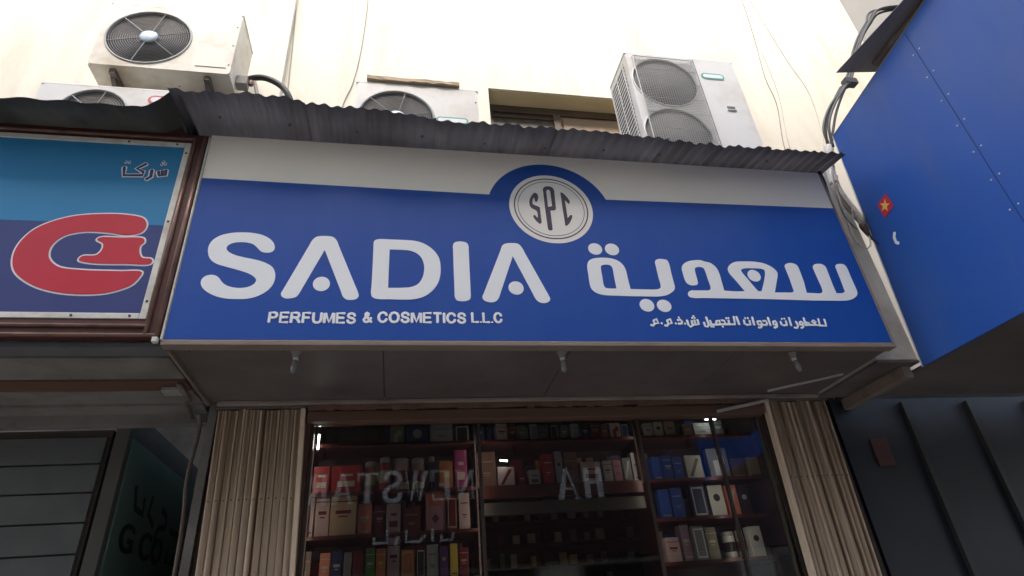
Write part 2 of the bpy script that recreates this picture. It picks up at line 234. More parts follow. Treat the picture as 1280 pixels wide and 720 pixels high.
white_print = mat('white_print', (.72, .73, .75), .4, .03, 4)
gate_paint = mat('gate_enamel', (.80, .62, .445), .5, .04, 4, .04, dirt=(.64, .485, .34), dscale=3.2, stretch=(1, 1, .3))
wood_dark = mat('dark_timber', (.12, .062, .04), .6, .25, 5, .12, stretch=(.15, 1, 1))
wood_pale = mat('pale_timber', (.46, .36, .22), .75, .2, 9, .25, stretch=(.2, 1, 1), dirt=(.25, .17, .09), dscale=10)
red_lam = mat('red_laminate', (.085, .018, .016), .35, .15, 4)
case_red = mat('case_laminate', (.06, .015, .013), .4, .2, 4)
concrete = mat('grey_render', (.44, .42, .37), .85, .1, 4, .2, dirt=(.27, .24, .20), dscale=2.2)
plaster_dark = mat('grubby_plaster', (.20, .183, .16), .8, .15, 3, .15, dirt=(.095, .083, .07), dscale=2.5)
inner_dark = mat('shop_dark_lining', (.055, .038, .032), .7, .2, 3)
asphalt = mat('asphalt', (.055, .053, .05), .9, .25, 6, .5)
paving = mat('paving', (.46, .41, .34), .85, .15, 3, .3, dirt=(.36, .31, .25))
opp_wall = mat('opposite_render', (.56, .51, .42), .85, .08, 2, .1, dirt=(.42, .36, .28), dscale=1.2)
green_board = mat('green_board', (.10, .17, .145), .5, .1, 3)
glow = mat('lit_tube', (.85, 1, .93), .4, .01, 3, emit=3)
fill_glow = mat('added_fill_strip', (1, .90, .76), .4, .01, 3, emit=2.1)  # emission of the added fill lights behind the mullions
glass_bulb = mat('bulb_glass', (.17, .165, .16), .12, .05, 8)
socket = mat('lamp_holder', (.22, .19, .165), .5, .1, 8)

def glass_mat():
    M = bpy.data.materials.new('window_glass'); M.use_nodes = True; n = M.node_tree.nodes; l = M.node_tree.links
    n.remove(n['Principled BSDF']); o = n['Material Output']
    t = n.new('ShaderNodeBsdfTransparent'); t.inputs[0].default_value = (.86, .88, .87, 1)
    g = n.new('ShaderNodeBsdfGlossy'); g.inputs['Roughness'].default_value = .01
    f = n.new('ShaderNodeFresnel'); f.inputs[0].default_value = 1.62
    tc = n.new('ShaderNodeTexCoord'); nz = n.new('ShaderNodeTexNoise'); nz.inputs['Scale'].default_value = 1.6
    bp = n.new('ShaderNodeBump'); bp.inputs['Strength'].default_value = .02; bp.inputs['Distance'].default_value = .02
    l.new(tc.outputs['Object'], nz.inputs[0]); l.new(nz.outputs[0], bp.inputs['Height']); l.new(bp.outputs[0], g.inputs['Normal'])
    x = n.new('ShaderNodeMixShader'); l.new(f.outputs[0], x.inputs[0]); l.new(t.outputs[0], x.inputs[1]); l.new(g.outputs[0], x.inputs[2]); l.new(x.outputs[0], o.inputs[0])
    return M
glass = glass_mat()

# ------------------------------------------------------------------ ground and buildings
tag(B().quad((-300, -300, -.02), (300, -300, -.02), (300, 300, -.02), (-300, 300, -.02)).make('ground', asphalt), kind='structure')
tag(B().box(-12, 12, -1.3, 12, -.02, .12, .01).make('pavement', paving), kind='structure')
tag(B().box(-14, 14, -5.9, -1.302, -.019, -.004).make('road', mat('dusty_road', (.30, .27, .225), .9, .15, 4, .4)), kind='structure')
tag(B().box(-12, 12, -9.5, -5.9, -.018, .12, .01).make('pavement', paving), kind='structure')

WY = .90
bld = thing('shop_building', 'cream painted two storey building with air conditioners and a dark window above the blue sign', 'building')
wb = B()
WX0, WX1, WZ1 = -.172, 1.5, 6.205
wb.box(-2.02, WX0, WY, WY + .25, 3.12, 11.5)
wb.box(WX1, 4.526, WY, WY + .25, 3.12, 11.5)
wb.box(WX0, WX1, WY, WY + .25, WZ1, 11.5)
wb.box(WX0, WX1, WY, WY + .25, 3.12, 4.95)
wb.box(-9, -2.02, WY - .07, WY + .25, 3.12, 11.5)
wb.make('upper_wall', cream, bld)
rv = B()   # ochre painted lining of the window recess
rv.box(WX0, WX1, WY + .012, WY + .24, WZ1 - .012, WZ1 - .002)
rv.make('window_lintel', window_reveal, bld)
wn = B(); fy = WY + .185
wn.box(WX0 + .003, WX1 - .003, fy, fy + .05, WZ1 - .10, WZ1 - .013); wn.box(WX0 + .003, WX0 + .06, fy, fy + .05, 4.96, WZ1 - .10); wn.box(WX1 - .06, WX1 - .003, fy, fy + .05, 4.96, WZ1 - .1)
wn.box(.50, .565, fy - .015, fy + .05, 4.96, WZ1 - .1, .004); wn.box(WX0 + .06, .5, fy + .005, fy + .04, WZ1 - .165, WZ1 - .145)
win = wn.make('window', mat('window_frame_brown', (.10, .07, .05), .55, .2, 6), bld)
B().box(WX0 + .06, .5, fy + .02, fy + .026, 4.96, WZ1 - .1).make('pane', mat('dusty_pane', (.085, .062, .045), .25, .3, 3), win)
B().box(.565, WX1 - .06, fy + .02, fy + .026, 4.96, WZ1 - .1).make('pane', mat('curtained_pane', (.34, .25, .17), .4, .12, 3, stretch=(4, 1, .3)), win)
B().box(.60, WX1 - .09, fy + .008, fy + .02, 4.99, WZ1 - .13, .004).make('sash', mat('sash_tan', (.32, .235, .16), .5, .1, 5), win)
# pier between the two shops and the passage side
B().box(2.172, 2.498, .20, .89, 3.05, 4.72, .006).make('infill_panel', concrete, bld)
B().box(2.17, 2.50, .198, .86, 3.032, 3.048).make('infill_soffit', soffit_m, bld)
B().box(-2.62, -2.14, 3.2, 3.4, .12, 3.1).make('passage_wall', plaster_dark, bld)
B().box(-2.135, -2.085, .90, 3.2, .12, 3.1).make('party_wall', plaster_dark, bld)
# shop interior shell
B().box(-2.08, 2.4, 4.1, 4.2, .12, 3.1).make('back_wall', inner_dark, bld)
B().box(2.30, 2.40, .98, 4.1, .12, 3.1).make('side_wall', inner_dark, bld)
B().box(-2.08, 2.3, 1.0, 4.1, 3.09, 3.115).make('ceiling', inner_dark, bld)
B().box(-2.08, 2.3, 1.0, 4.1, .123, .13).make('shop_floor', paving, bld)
rb = B(); rb.box(-9, 9, .6, 8, 11.5, 11.8).make('roof_slab', cream, bld)
B().box(-9, -2.64, 4.2, 4.4, .12, 11.5).make('rear_wall', plaster_dark, bld)
B().box(-9, 9, 5.2, 5.4, .12, 11.5).make('rear_wall', plaster_dark, bld)
# neighbour on the right: a deeper pier, left side's shade painted into its colour
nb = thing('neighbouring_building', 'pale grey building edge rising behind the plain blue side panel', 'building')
B().box(4.53, 9, -.62, 1.6, 5.6, 11.49).make('upper_wall', mat('shade_darkened_cream', (.40, .39, .365), .85, .05, 2, .15), nb)
B().box(2.51, 9, .97, 1.1, .12, 5.58).make('lower_wall', plaster_dark, nb)

# ------------------------------------------------------------------ fascia box: soffit, lip, header
cn = thing('shop_canopy', 'shallow canopy box with grey brown soffit panels under the blue sign', 'canopy')
xs = [-2.128, -1.05, .03, 1.11, 2.165]
for k in range(10):
    for y_ in (.11, .80): B().lathe([(.006, 0), (.005, -.003), (.001, -.004)], 8, (-2.05 + k * .455 + (k % 2) * .02, y_, 3.0637)).make('soffit_screw', steel, cn)
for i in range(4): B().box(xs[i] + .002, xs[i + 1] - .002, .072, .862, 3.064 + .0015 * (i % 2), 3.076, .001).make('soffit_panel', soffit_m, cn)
B().box(-2.15, 2.15, .034, .86, 3.079, 3.10).make('deck', wood_dark, cn)
B().box(-2.155, 2.165, -.004, .068, 3.050, 3.078, .004).make('front_lip', trim_brown, cn)
B().box(-2.146, -2.13, .07, .88, 3.045, 3.078).make('side_strip', trim_brown, cn)
hd = B(); hd.box(-2.08, 2.26, .845, .93, 3.036, 3.062, .004)
hd.make('head_rail', mat('painted_rail', (.31, .25, .21), .55, .2, 8, .1, dirt=(.12, .08, .06), dscale=9, stretch=(.3, 1, 1)), cn)
hb = B(); random.seed(3)
for i in range(60):
    x = -1.53 + i * .0535; hb.box(x, x + .052, .862 - random.random() * .006, .90, 2.995 + random.random() * .012, 3.034)
hb.make('worn_edge', mat('worn_timber', (.16, .085, .06), .75, .35, 18, .3, stretch=(.4, 1, 1)), cn)
B().box(-1.53, 1.70, .87, .93, 2.925, 2.993, .004).make('header_board', wood_dark, cn)
# ------------------------------------------------------------------ the blue and white sign
sg = thing('shop_sign', 'wide blue and white shop sign reading SADIA with Arabic name and round emblem', 'sign', loc=(0, 0, 0))
X0, X1, Z0, Z1 = -2.15, 2.15, 3.08, 4.512
B().box(X0, X1, .004, .032, Z0, Z1, .002).make('panel', white_vinyl, sg)
cz, cr = 4.005, .4227
a0 = math.asin((4.15 - cz) / cr)
loop = [Vector((X0 + .003, Z0 + .003)), Vector((X1 - .003, Z0 + .003)), Vector((X1 - .003, 4.17)), Vector((cr * math.cos(a0), 4.145))]
loop += [Vector((-.004 + cr * math.cos(a0 + (math.pi - 2 * a0) * k / 40), cz + cr * math.sin(a0 + (math.pi - 2 * a0) * k / 40))) for k in range(41)]
loop += [Vector((-cr * math.cos(a0) - .004, 4.14)), Vector((X0 + .003, 4.158))]
link('blue_field', fill_mesh([loop], .002, .001), blue_vinyl, sg)
B().box(X0 - .012, X0 - .001, -.004, .034, Z0, Z1 - .03, .002).make('edge_strip', alu, sg)
B().box(X1 + .001, X1 + .014, -.003, .05, Z0, Z1 - .02, .002).make('edge_strip', trim_brown, sg)
YL = -.0015
for k in ('S', 'A1', 'D', 'I', 'A2', 'sad', 'ya'):
    lt = link('letter', fill_mesh([smooth_loop(l) for l in OUT[k]], .002, YL), letter_white, sg)
for (x, z, rx, rz, par) in ((-1.399, 3.431, .046, .047, 0), (-.283, 3.431, .046, .046, 0), (.256, 3.734, .046, .044, 0), (.369, 3.735, .047, .045, 0), (.525, 3.327, .047, .044, 0), (.637, 3.325, .047, .043, 0), (1.32, 3.563, .046, .045, 0)):
    link('letter_dot', fill_mesh([circ(x, z, rx, 40, rz)], .002, YL), letter_white, sg)
GL = {'P': (.8, [[(0, 0), (0, 1), (.6, 1), (.85, .92), (.93, .74), (.85, .56), (.6, .47), (0, .47)]]), 'E': (.78, [[(1, 1), (0, 1), (0, 0), (1, 0)], [(0, .52), (.9, .52)]]),
 'R': (.88, [[(0, 0), (0, 1), (.6, 1), (.82, .93), (.9, .75), (.82, .57), (.6, .49), (0, .49)], [(.5, .48), (.72, .36), (1, 0)]]), 'F': (.72, [[(1, 1), (0, 1), (0, 0)], [(0, .5), (.85, .5)]]),
 'U': (.84, [[(0, 1), (0, .38), (.08, .14), (.28, .01), (.5, -.01), (.72, .01), (.92, .14), (1, .38), (1, 1)]]), 'M': (1.0, [[(0, 0), (0, 1), (.08, 1), (.5, .06), (.92, 1), (1, 1), (1, 0)]]),
 'S': (.8, [[(.95, .74), (.86, .92), (.6, 1.01), (.35, 1.0), (.12, .90), (.06, .74), (.18, .58), (.5, .51), (.84, .42), (.97, .25), (.88, .08), (.6, -.01), (.35, 0), (.1, .1), (.0, .28)]]),
 '&': (.85, [[(1, 0), (.25, .72), (.24, .88), (.42, 1.0), (.6, .9), (.58, .74), (.15, .42), (.02, .22), (.15, .04), (.4, 0), (.65, .1), (.95, .45)]]),
 'C': (.9, [[(.97, .72), (.85, .92), (.58, 1.01), (.3, .97), (.07, .76), (0, .5), (.07, .24), (.3, .03), (.58, -.01), (.85, .1), (.98, .32)]]),
 'O': (.95, [[(.5, 1.01), (.2, .94), (.03, .7), (0, .5), (.03, .3), (.2, .06), (.5, -.01), (.8, .06), (.97, .3), (1, .5), (.97, .7), (.8, .94), (.5, 1.01), (.2, .94)]]),
 'T': (.8, [[(0, 1), (1, 1)], [(.5, 1), (.5, 0)]]), 'I': (0, [[(0, 0), (0, 1)]]), 'L': (.72, [[(0, 1), (0, 0), (1, 0)]]), '.': (0, [[(0, 0), (.001, .001)]])}
def stroke_word(s, x0, x1, z, h, r, y):
    """a word in bold grotesque capitals, one part for each letter"""
    gap = .36; tot = sum(GL[c][0] for c in s) + gap * (len(s) - 1); k = (x1 - x0 - 2 * r) / tot; x = x0 + r
    for c in s:
        w, st_ = GL[c]; b = B()
        for s_ in st_: stroke(b, [(x + u * w * k, z + r + v * (h - 2 * r)) for u, v in s_], r, y, .2)
        b.make('small_letter', letter_white, sg); x += (w + gap) * k
for wd_, a, b_, z_ in (('PERFUMES', -1.657, -1.196, 3.178), ('&', -1.165, -1.108, 3.184), ('COSMETICS', -1.085, -.588, 3.186), ('L.L.C', -.562, -.378, 3.191)):
    stroke_word(wd_, a, b_, z_, .074, .0078, -.0012)
ab = B()
for s in STR: stroke(ab, [p[:2] for p in s], .0078, -.0012, .22)
for p in DOT: stroke(ab, [(p[0] - .002, p[1]), (p[0] + .002, p[1])], .0075, -.0012, .22)
ab.make('small_arabic_lettering', letter_white, sg)
em = link('emblem', fill_mesh([circ(.004, 4.048, .281, 96)], .002, -.0012), mat('emblem_white', (.80, .765, .70), .38, .02, 3), sg)
link('ring', fill_mesh([circ(.003, 4.049, .250, 96), circ(.003, 4.049, .2425, 96)], .0015, -.0026), ink, em)
link('ring', fill_mesh([circ(.003, 4.048, .2245, 96), circ(.003, 4.048, .2212, 96)], .0015, -.0026), ink, em)
for k in ('mS', 'mP', 'mC'): link('monogram_letter', fill_mesh([smooth_loop(l, 3) for l in OUT[k]], .0015, -.0026), ink, em)

# ------------------------------------------------------------------ corrugated roof over the sign
def sheet_mesh(x0, x1, y0, y1, zf, zb, pitch=.076, amp=.0085, bend=0, seed=0, ny=7, edge_j=.009):
    rnd = random.Random(seed if seed > 20 else 4); n = max(8, int((x1 - x0) / pitch * 8)); bm = bmesh.new(); rows = []
    ph = [rnd.uniform(0, 6.28) for _ in range(4)]
    for j in range(ny + 1):
        t = j / ny; row = []
        for i in range(n + 1):
            s = i / n; x = x0 + (x1 - x0) * s
            y = y0 + (y1 - y0) * t
            if j == 0: y += edge_j * math.sin(x * 9 + ph[0]) + edge_j * .7 * math.sin(x * 31 + ph[1])
            f = zf(s) if callable(zf) else zf
            z = f + (zb - f) * t + amp * math.cos(2 * math.pi * x / pitch) * (1 + .25 * math.sin(x * 5 + ph[2]))
            z += (1 - t) ** 2 * (.011 * math.sin(x * 3.2 + ph[3]) + .007 * math.sin(x * 9.3 + ph[1]) + .004 * math.sin(x * 27 + ph[2])) - bend * (1 - t) ** 3
            row.append(bm.verts.new((x, y, z)))
        rows.append(row)
    for a, b in zip(rows, rows[1:]):
        for i in range(n): bm.faces.new((a[i], a[i + 1], b[i + 1], b[i]))
    bmesh.ops.solidify(bm, geom=bm.faces[:], thickness=.0025)
    return B_from(bm)
def B_from(bm):
    b = B(); b.bm.free(); b.bm = bm; return b
rf = thing('corrugated_roof', 'dark corrugated sheet roof overhanging the top of the blue sign', 'roof')
def zedge(x): return 4.51 + (0.072 * max(0, (-.6 - x) / 1.7) ** .8 if x < -.6 else 0) - .008 * max(0, x) / 2
cuts = [-2.33, -1.56, -.76, .04, .84, 1.62, 2.235]
for i in range(6):
    a, b = cuts[i] - .004, cuts[i + 1] + .002
    yf = -.295 + .016 * i 
    sheet_mesh(a, b, yf, .885, lambda s, a=a, b=b, i=i: zedge(a + (b - a) * s) + .004 * (i % 2), 4.70 + .004 * (i % 2), seed=i, bend=0).make('sheet', galv, rf, True)
B().box(-2.3, 2.2, .5, .54, 4.575, 4.615).make('purlin', wood_dark, rf)
B().box(-2.15, 2.15, .034, .07, 4.46, 4.508).make('batten', wood_dark, rf)
for k in range(11):
    x = -2.1 + k * .42
    B().lathe([(.0, -.012), (.009, -.010), (.010, -.004), (.004, 0)], 10, (x, -.07 + .01 * (k % 3), zedge(x) + .028)).make('roof_screw', steel, rf)

# ------------------------------------------------------------------ air conditioners
def arc_pts(cx, y, cz, r, n=48): return [(cx + r * math.cos(2 * math.pi * k / n), y, cz + r * math.sin(2 * math.pi * k / n)) for k in range(n + 1)]
def blades(root, cx, y, cz, r, n, m, a0=0):
    for k in range(n):
        b = B(); a = a0 + 2 * math.pi * k / n; rows = []
        for i in range(6):
            t = i / 5; rr = .05 + (r * .93 - .05) * t; w = .35 + .35 * math.sin(t * 2.4)
            rows.append([b.bm.verts.new((cx + rr * math.cos(a + w * (s - .5) + .5 * t), y + .05 * (s - .5), cz + rr * math.sin(a + w * (s - .5) + .5 * t))) for s in (0, .33, .66, 1)])
        for p, q in zip(rows, rows[1:]):
            for i in range(3): b.bm.faces.new((p[i], p[i + 1], q[i + 1], q[i]))
        bmesh.ops.solidify(b.bm, geom=b.bm.faces[:], thickness=.004)
        b.make('fan_blade', m, root, True)
def ac_unit(label, x0, x1, z0, z1, y0, dep, fans, enamel, kind='ring', brackets=True, badge=None, hub=True, group=None):
    t = thing('air_conditioner', label, 'air conditioner', group)
    y1 = y0 + dep; w = .012
    c = B()
    c.box(x0, x0 + w, y0 + .004, y1, z0, z1); c.box(x1 - w, x1, y0 + .004, y1, z0, z1); c.box(x0 + w, x1 - w, y1 - w, y1, z0, z1)
    c.box(x0 - .006, x1 + .006, y0 - .006, y1 + .004, z1 + .001, z1 + .022, .006); c.box(x0 + w, x1 - w, y0 + .004, y1 - w, z0, z0 + w)
    c.make('casing', enamel, t)
    r0 = .03
    def rr(a0, a1, b0, b1, r):
        o = []
        for (cx, cz, s) in ((a1 - r, b1 - r, 0), (a0 + r, b1 - r, 1), (a0 + r, b0 + r, 2), (a1 - r, b0 + r, 3)):
            o += [Vector((cx + r * math.cos((s + k / 5) * math.pi / 2), cz + r * math.sin((s + k / 5) * math.pi / 2))) for k in range(6)]
        return o
    fx1 = x1
    link('front_panel', fill_mesh([rr(x0 + .001, fx1 - .001, z0, z1 - .001, r0)] + [circ(fx, fz, fr, 64) for fx, fz, fr in fans], .012, y0 - .009), enamel, t)
    for fx, fz, fr in fans:
        B().lathe([(fr + .002, 0), (fr - .004, .12), (.01, .125)], 48, (fx, y0 + .004, fz), 'Y').make('fan_well', ac_dark if kind == 'ring' else mat('ac_inside_grey', (.27, .26, .25), .7, .15, 8), t, True)
        B().tube(arc_pts(fx, y0 - .010, fz, fr + .004, 64), .009, 6, cap=False).make('fan_rim', enamel if kind != 'ring' else mat('rim_grey', (.40, .39, .36), .5, .08, 6), t, True)
        blades(t, fx, y0 + .055, fz, fr, 3, ac_blade, .9 + fx)
        g = B()
        if kind == 'ring':
            r = .07
            while r < fr: g.tube(arc_pts(fx, y0 - .012, fz, r, 40), .0019, 4, cap=False); r += .0155
            for k in range(6):
                a = k * math.pi / 3 + .3; g.tube([(fx + .05 * math.cos(a), y0 - .016, fz + .05 * math.sin(a)), (fx + fr * math.cos(a), y0 - .014, fz + fr * math.sin(a))], .0032, 5)
            g.make('fan_grille', wire_grey, t)
        if hub: B().lathe([(.062, .0), (.062, -.010), (.045, -.018), (.01, -.021)], 28, (fx, y0 - .010, fz), 'Y').make('hub_badge', hub_blue, t, True)
    if kind == 'mesh':
        gx0, gx1, gz0, gz1 = x0 + .06, x0 + .632, z0 + .05, z1 - .05; g = B(); yy = y0 - .026
        nx, nz = 27, 62
        for i in range(nx + 1): x = gx0 + (gx1 - gx0) * i / nx; g.tube([(x, yy, gz0), (x, yy, gz1)], .0022 if 0 < i < nx else .005, 4)
        for i in range(nz + 1): z = gz0 + (gz1 - gz0) * i / nz; g.tube([(gx0, yy - .003, z), (gx1, yy - .003, z)], (.0022 if i % 9 else .0045) if 0 < i < nz else .005, 4)
        g.make('wire_guard', wire_white, t)
        for px, pz in ((gx0, gz0), (gx1, gz0), (gx0, gz1), (gx1, gz1)): B().tube([(px, yy, pz), (px, y0 - .008, pz)], .006, 6).make('guard_stud', wire_white, t)
        B().box(gx1 + .022, gx1 + .027, y0 - .013, y0 - .008, z0 + .02, z1 - .01).make('panel_seam', ac_dark, t)
        B().box(1.82, 1.893, y0 - .013, y0 - .008, 5.466, 5.508).make('finger_grip', ac_dark, t)
        B().box(1.815, 1.90, y0 - .022, y0 - .008, 5.455, 5.463, .003).make('grip_lip', enamel, t)
        # open coil side with slanting guard bars
        B().box(x0 - .003, x0 - .001, y0 + .07, y1 - .03, z0 + .06, z1 - .06).make('coil', ac_dark, t)
        s = B()
        for k in range(26):
            z = z0 + .06 + k * (z1 - z0 - .16) / 25; s.box(x0 - .012, x0 - .006, y0 + .06, y1 - .02, z, z + .016, mtx=Matrix.Translation((0, 0, 0)))
        for k in range(3): y = y0 + .06 + k * (dep - .09) / 2; s.box(x0 - .016, x0 - .0125, y, y + .012, z0 + .04, z1 - .04)
        s.make('coil_guard', wire_white, t)
    if kind == 'ring':
        B().box(x1 - .25, x1 - .035, y0 - .0125, y0 - .0092, z0 + .06, z0 + .064).make('panel_seam', ac_dark, t)
        for k in range(3): B().lathe([(.006, 0), (.006, -.004), (.002, -.006)], 8, (x1 - .02, y0 - .009, z0 + .1 + k * .22), 'Y').make('casing_screw', steel, t)
    if badge:
        bx0, bx1, bz, bh, bm_ = badge
        n = 10; h = bh / 2
        def pill(q): 
            hh = h - q
            return [Vector((bx1 - h + hh * math.cos(-math.pi / 2 + math.pi * k / n), bz + hh * math.sin(-math.pi / 2 + math.pi * k / n))) for k in range(n + 1)] + [Vector((bx0 + h + hh * math.cos(math.pi / 2 + math.pi * k / n), bz + hh * math.sin(math.pi / 2 + math.pi * k / n))) for k in range(n + 1)]
        b = link('badge', fill_mesh([pill(0)], .003, y0 - .0135), bm_, t)
        link('badge_face', fill_mesh([pill(h * .42)], .002, y0 - .0155), white_print, b)
    if brackets:
        for bx in (x0 + .14, x1 - .18):
            b = B(); b.box(bx, bx + .04, y0 + .02, .955, z0 - .045, z0 - .005); b.box(bx, bx + .04, y0 + .04, y0 + .08, z0 - .005, z0 + .004)
            b.prism([(bx, y0 + .06, z0 - .05), (bx, y0 + .12, z0 - .05), (bx, .895, z0 - .36), (bx, .895, z0 - .42)], (.03, 0, 0))
            b.box(bx - .005, bx + .045, .885, .90, z0 - .5, z0 + .03)
            b.make('bracket', steel, t)
    else:
        for bx in (x0 + .1, x1 - .16):
            B().box(bx, bx + .06, y0 + .01, y1 - .01, z0 - .08, z0 - .002, .004).make('foot', steel, t)
    return t
AG = None
ac_unit('large twin fan air conditioner with wire mesh guard and green badge, at window side', .98, 2.035, 4.76, 6.10, .30, .40, [(1.296, 5.752, .296), (1.283, 5.12, .296)], ac_white, 'mesh', False, (1.672, 1.898, 5.884, .078, badge_green), hub=False)
ac_unit('single fan air conditioner with a wooden plank lying on top, green badge at its corner', -1.325, -.385, 4.77, 5.44, .30, .33, [(-1.014, 5.085, .278)], ac_white, 'ring', False, (-.72, -.47, 5.09, .07, badge_green))
ac_unit('aged cream single fan air conditioner mounted high on steel wall brackets', -3.20, -2.245, 5.41, 6.10, .30, .36, [(-2.862, 5.745, .288)], ac_cream, 'ring', True)
ac_unit('small white air conditioner with a red badge, tucked under the bracketed unit', -3.42, -2.535, 4.70, 5.175, .30, .30, [(-3.05, 4.93, .21)], ac_white, 'ring', False, (-2.73, -2.585, 5.085, .085, badge_red))
pk = B(); random.seed(11); rows = []
for i in range(15):
    x = -1.25 + .72 * i / 14; j = lambda s: random.uniform(-s, s)
    rows.append([pk.bm.verts.new((x, y + j(.006), z + j(.004))) for y, z in ((.268, 5.466), (.40, 5.466), (.40, 5.508), (.268, 5.505))])
for p, q in zip(rows, rows[1:]):
    for k in range(4): pk.bm.faces.new((p[k], p[(k + 1) % 4], q[(k + 1) % 4], q[k]))
pk.bm.faces.new(rows[0]); pk.bm.faces.new(rows[-1][::-1])
tag(pk.make('wooden_plank', wood_pale), 'rough weathered wooden plank lying on top of a single fan air conditioner', 'plank')

def bez(pts, n=6):
    P = [Vector(p) for p in pts]; out = []
    for i in range(len(P) - 1):
        p0 = P[max(i - 1, 0)]; p1 = P[i]; p2 = P[i + 1]; p3 = P[min(i + 2, len(P) - 1)]
        for k in range(n):
            t = k / n; out.append(.5 * ((2 * p1) + (p2 - p0) * t + (2 * p0 - 5 * p1 + 4 * p2 - p3) * t * t + (3 * p1 - p0 - 3 * p2 + p3) * t ** 3))
    return out + [P[-1]]
def cable(name, label, pts, r, m, cat='cable', group=None): return tag(B().tube(bez(pts), r, 8).make(name, m, None, True), label, cat, group)
cable('refrigerant_hose', 'thick black insulated hose drooping from the bracketed cream air conditioner', [(-2.26, .55, 5.63), (-2.12, .47, 5.60), (-2.02, .45, 5.575), (-1.91, .45, 5.502), (-1.837, .46, 5.385), (-1.78, .52, 5.20), (-1.75, .60, 4.85), (-1.75, .62, 4.70)], .024, rubber, 'hose')
cable('drain_pipe', 'short grey pipe hanging beside the black hose', [(-2.12, .47, 5.55), (-2.10, .46, 5.48), (-2.062, .45, 5.30), (-2.05, .47, 4.95), (-2.05, .5, 4.70)], .014, grey_cable, 'pipe')
vb = thing('valve_box', 'small pale service valve at the side of the bracketed cream air conditioner', 'valve')
B().box(-2.243, -2.16, .42, .50, 5.47, 5.56, .008).make('valve_body', grey_cable, vb); B().lathe([(.018, 0), (.02, .02), (.012, .05)], 10, (-2.14, .46, 5.50)).make('valve_cap', copper, vb)
wl = WY - .006
cable('wall_wire', 'thin wire running down the wall joint beside the black hose', [(-2.024, wl, 7.157), (-1.998, wl, 6.618), (-1.975, wl, 6.0), (-1.953, wl, 5.674), (-1.95, wl, 4.72)], .005, grey_cable, 'wire')
cable('wall_wire', 'thin wire bowing down the wall behind the plank topped air conditioner', [(-1.34, wl, 7.6), (-1.357, wl, 6.93), (-1.386, wl, 6.454), (-1.431, wl, 6.087), (-1.506, wl, 5.73), (-1.56, wl, 4.72)], .0045, grey_cable, 'wire')
cable('wall_wire', 'thin grey wire with small clips hanging down right of the twin fan air conditioner', [(3.10, wl, 8.6), (3.055, wl, 7.958), (3.005, wl, 7.386), (2.93, wl, 6.739), (2.931, wl, 6.303), (2.80, wl, 5.607), (2.78, wl, 4.72)], .0045, grey_cable, 'wire')
cable('wall_wire', 'pale wire close beside the clipped grey wire on the cream wall', [(3.03, wl, 7.2), (3.02, wl, 6.74), (2.99, wl, 6.369), (2.861, wl, 5.613), (2.86, wl, 4.72)], .0035, conduit, 'wire')
cable('wall_wire', 'pale wire bowing out towards the blue side panel across the cream wall', [(3.16, wl, 8.5), (3.2, wl, 7.982), (3.312, wl, 7.054), (3.398, wl, 6.54), (3.30, wl, 5.814), (3.05, wl, 5.2), (2.9, wl, 4.72)], .004, conduit, 'wire')

# ------------------------------------------------------------------ wiring beside the sign's right edge
cd = thing('wrapped_conduit', 'pale wrapped conduit curving down the grey infill wall beside the sign', 'conduit')
pth = bez([(2.493, .13, 4.93), (2.44, .13, 4.78), (2.411, .135, 4.662), (2.400, .14, 4.495), (2.439, .145, 4.338), (2.502, .15, 4.186), (2.54, .15, 4.06)])
B().tube(pth, [.037 - .007 * i / len(pth) for i in range(len(pth))], 12).make('wrap', conduit, cd, True)
for i in (5, 10, 16, 22, 27): B().tube([pth[i], pth[i + 1]], .039 - .0003 * i, 12).make('tape_band', trim_brown, cd, True)
B().tube(bez([(2.50, .15, 4.17), (2.53, .145, 4.10), (2.555, .14, 4.02)]), [.03, .036, .04, .043, .045, .045, .046, .045, .044, .042, .04, .036, .03], 10).make('tape_knot', mat('grubby_tape', (.14, .10, .08), .7, .4, 20, .4), cd, True)
for i, (dx, dy) in enumerate(((0, 0), (.03, .015), (.012, -.025), (-.022, .012))):
    w = .0 + i * .006; bow = (.05, -.02, .03, .0)[i]
    cable('power_cable', 'black power cable rising from the wrapped conduit towards the neighbouring sheet metal', [(2.492 + dx * .4, .12 + dy, 4.90), (2.545 + dx - bow, .1 + dy, 5.114), (2.688 + dx - bow * .8, .1 + dy, 5.371), (2.893 + dx, .1 + dy, 5.65), (2.99 + dx, .1 + dy, 5.75), (3.33 + dx, .1 + dy, 6.325), (3.594 + dx, .1 + dy, 6.676), (3.84 + dx * 2, .1 + dy, 6.93), (4.54, .1 + dy, 7.1)], .0115, rubber, 'cable', 'black power cables above the conduit')
tag(B().box(2.93, 3.05, .06, .13, 5.69, 5.76, .01).make('cable_clamp', rubber), 'black clamp gathering the power cables in front of cream wall', 'clamp')
cable('loose_wire', 'pale loose wire looping down beside the blue sign edge', [(2.42, .12, 4.70), (2.36, .10, 4.577), (2.32, .09, 4.216), (2.311, .10, 3.991), (2.384, .12, 3.908), (2.47, .14, 3.95), (2.51, .15, 4.05)], .0055, alu, 'wire')
cable('loose_wire', 'brown loose wire dangling between the wrapped conduit and the sign', [(2.43, .11, 4.60), (2.36, .10, 4.42), (2.40, .10, 4.25), (2.37, .12, 4.12), (2.42, .14, 4.10)], .005, trim_brown, 'wire')
cable('loose_wire', 'grey loose wire hanging in a long loop over the sign edge', [(2.47, .10, 4.86), (2.37, .08, 4.62), (2.30, .06, 4.40), (2.27, .055, 4.2), (2.30, .06, 4.08), (2.36, .09, 4.14), (2.44, .12, 4.28)], .006, grey_cable, 'wire')
cable('loose_wire', 'black loose wire curling around the tape knot of the conduit', [(2.50, .10, 4.22), (2.46, .09, 4.10), (2.47, .10, 3.98), (2.52, .10, 3.93), (2.56, .10, 3.99), (2.55, .11, 4.08)], .006, rubber, 'wire')
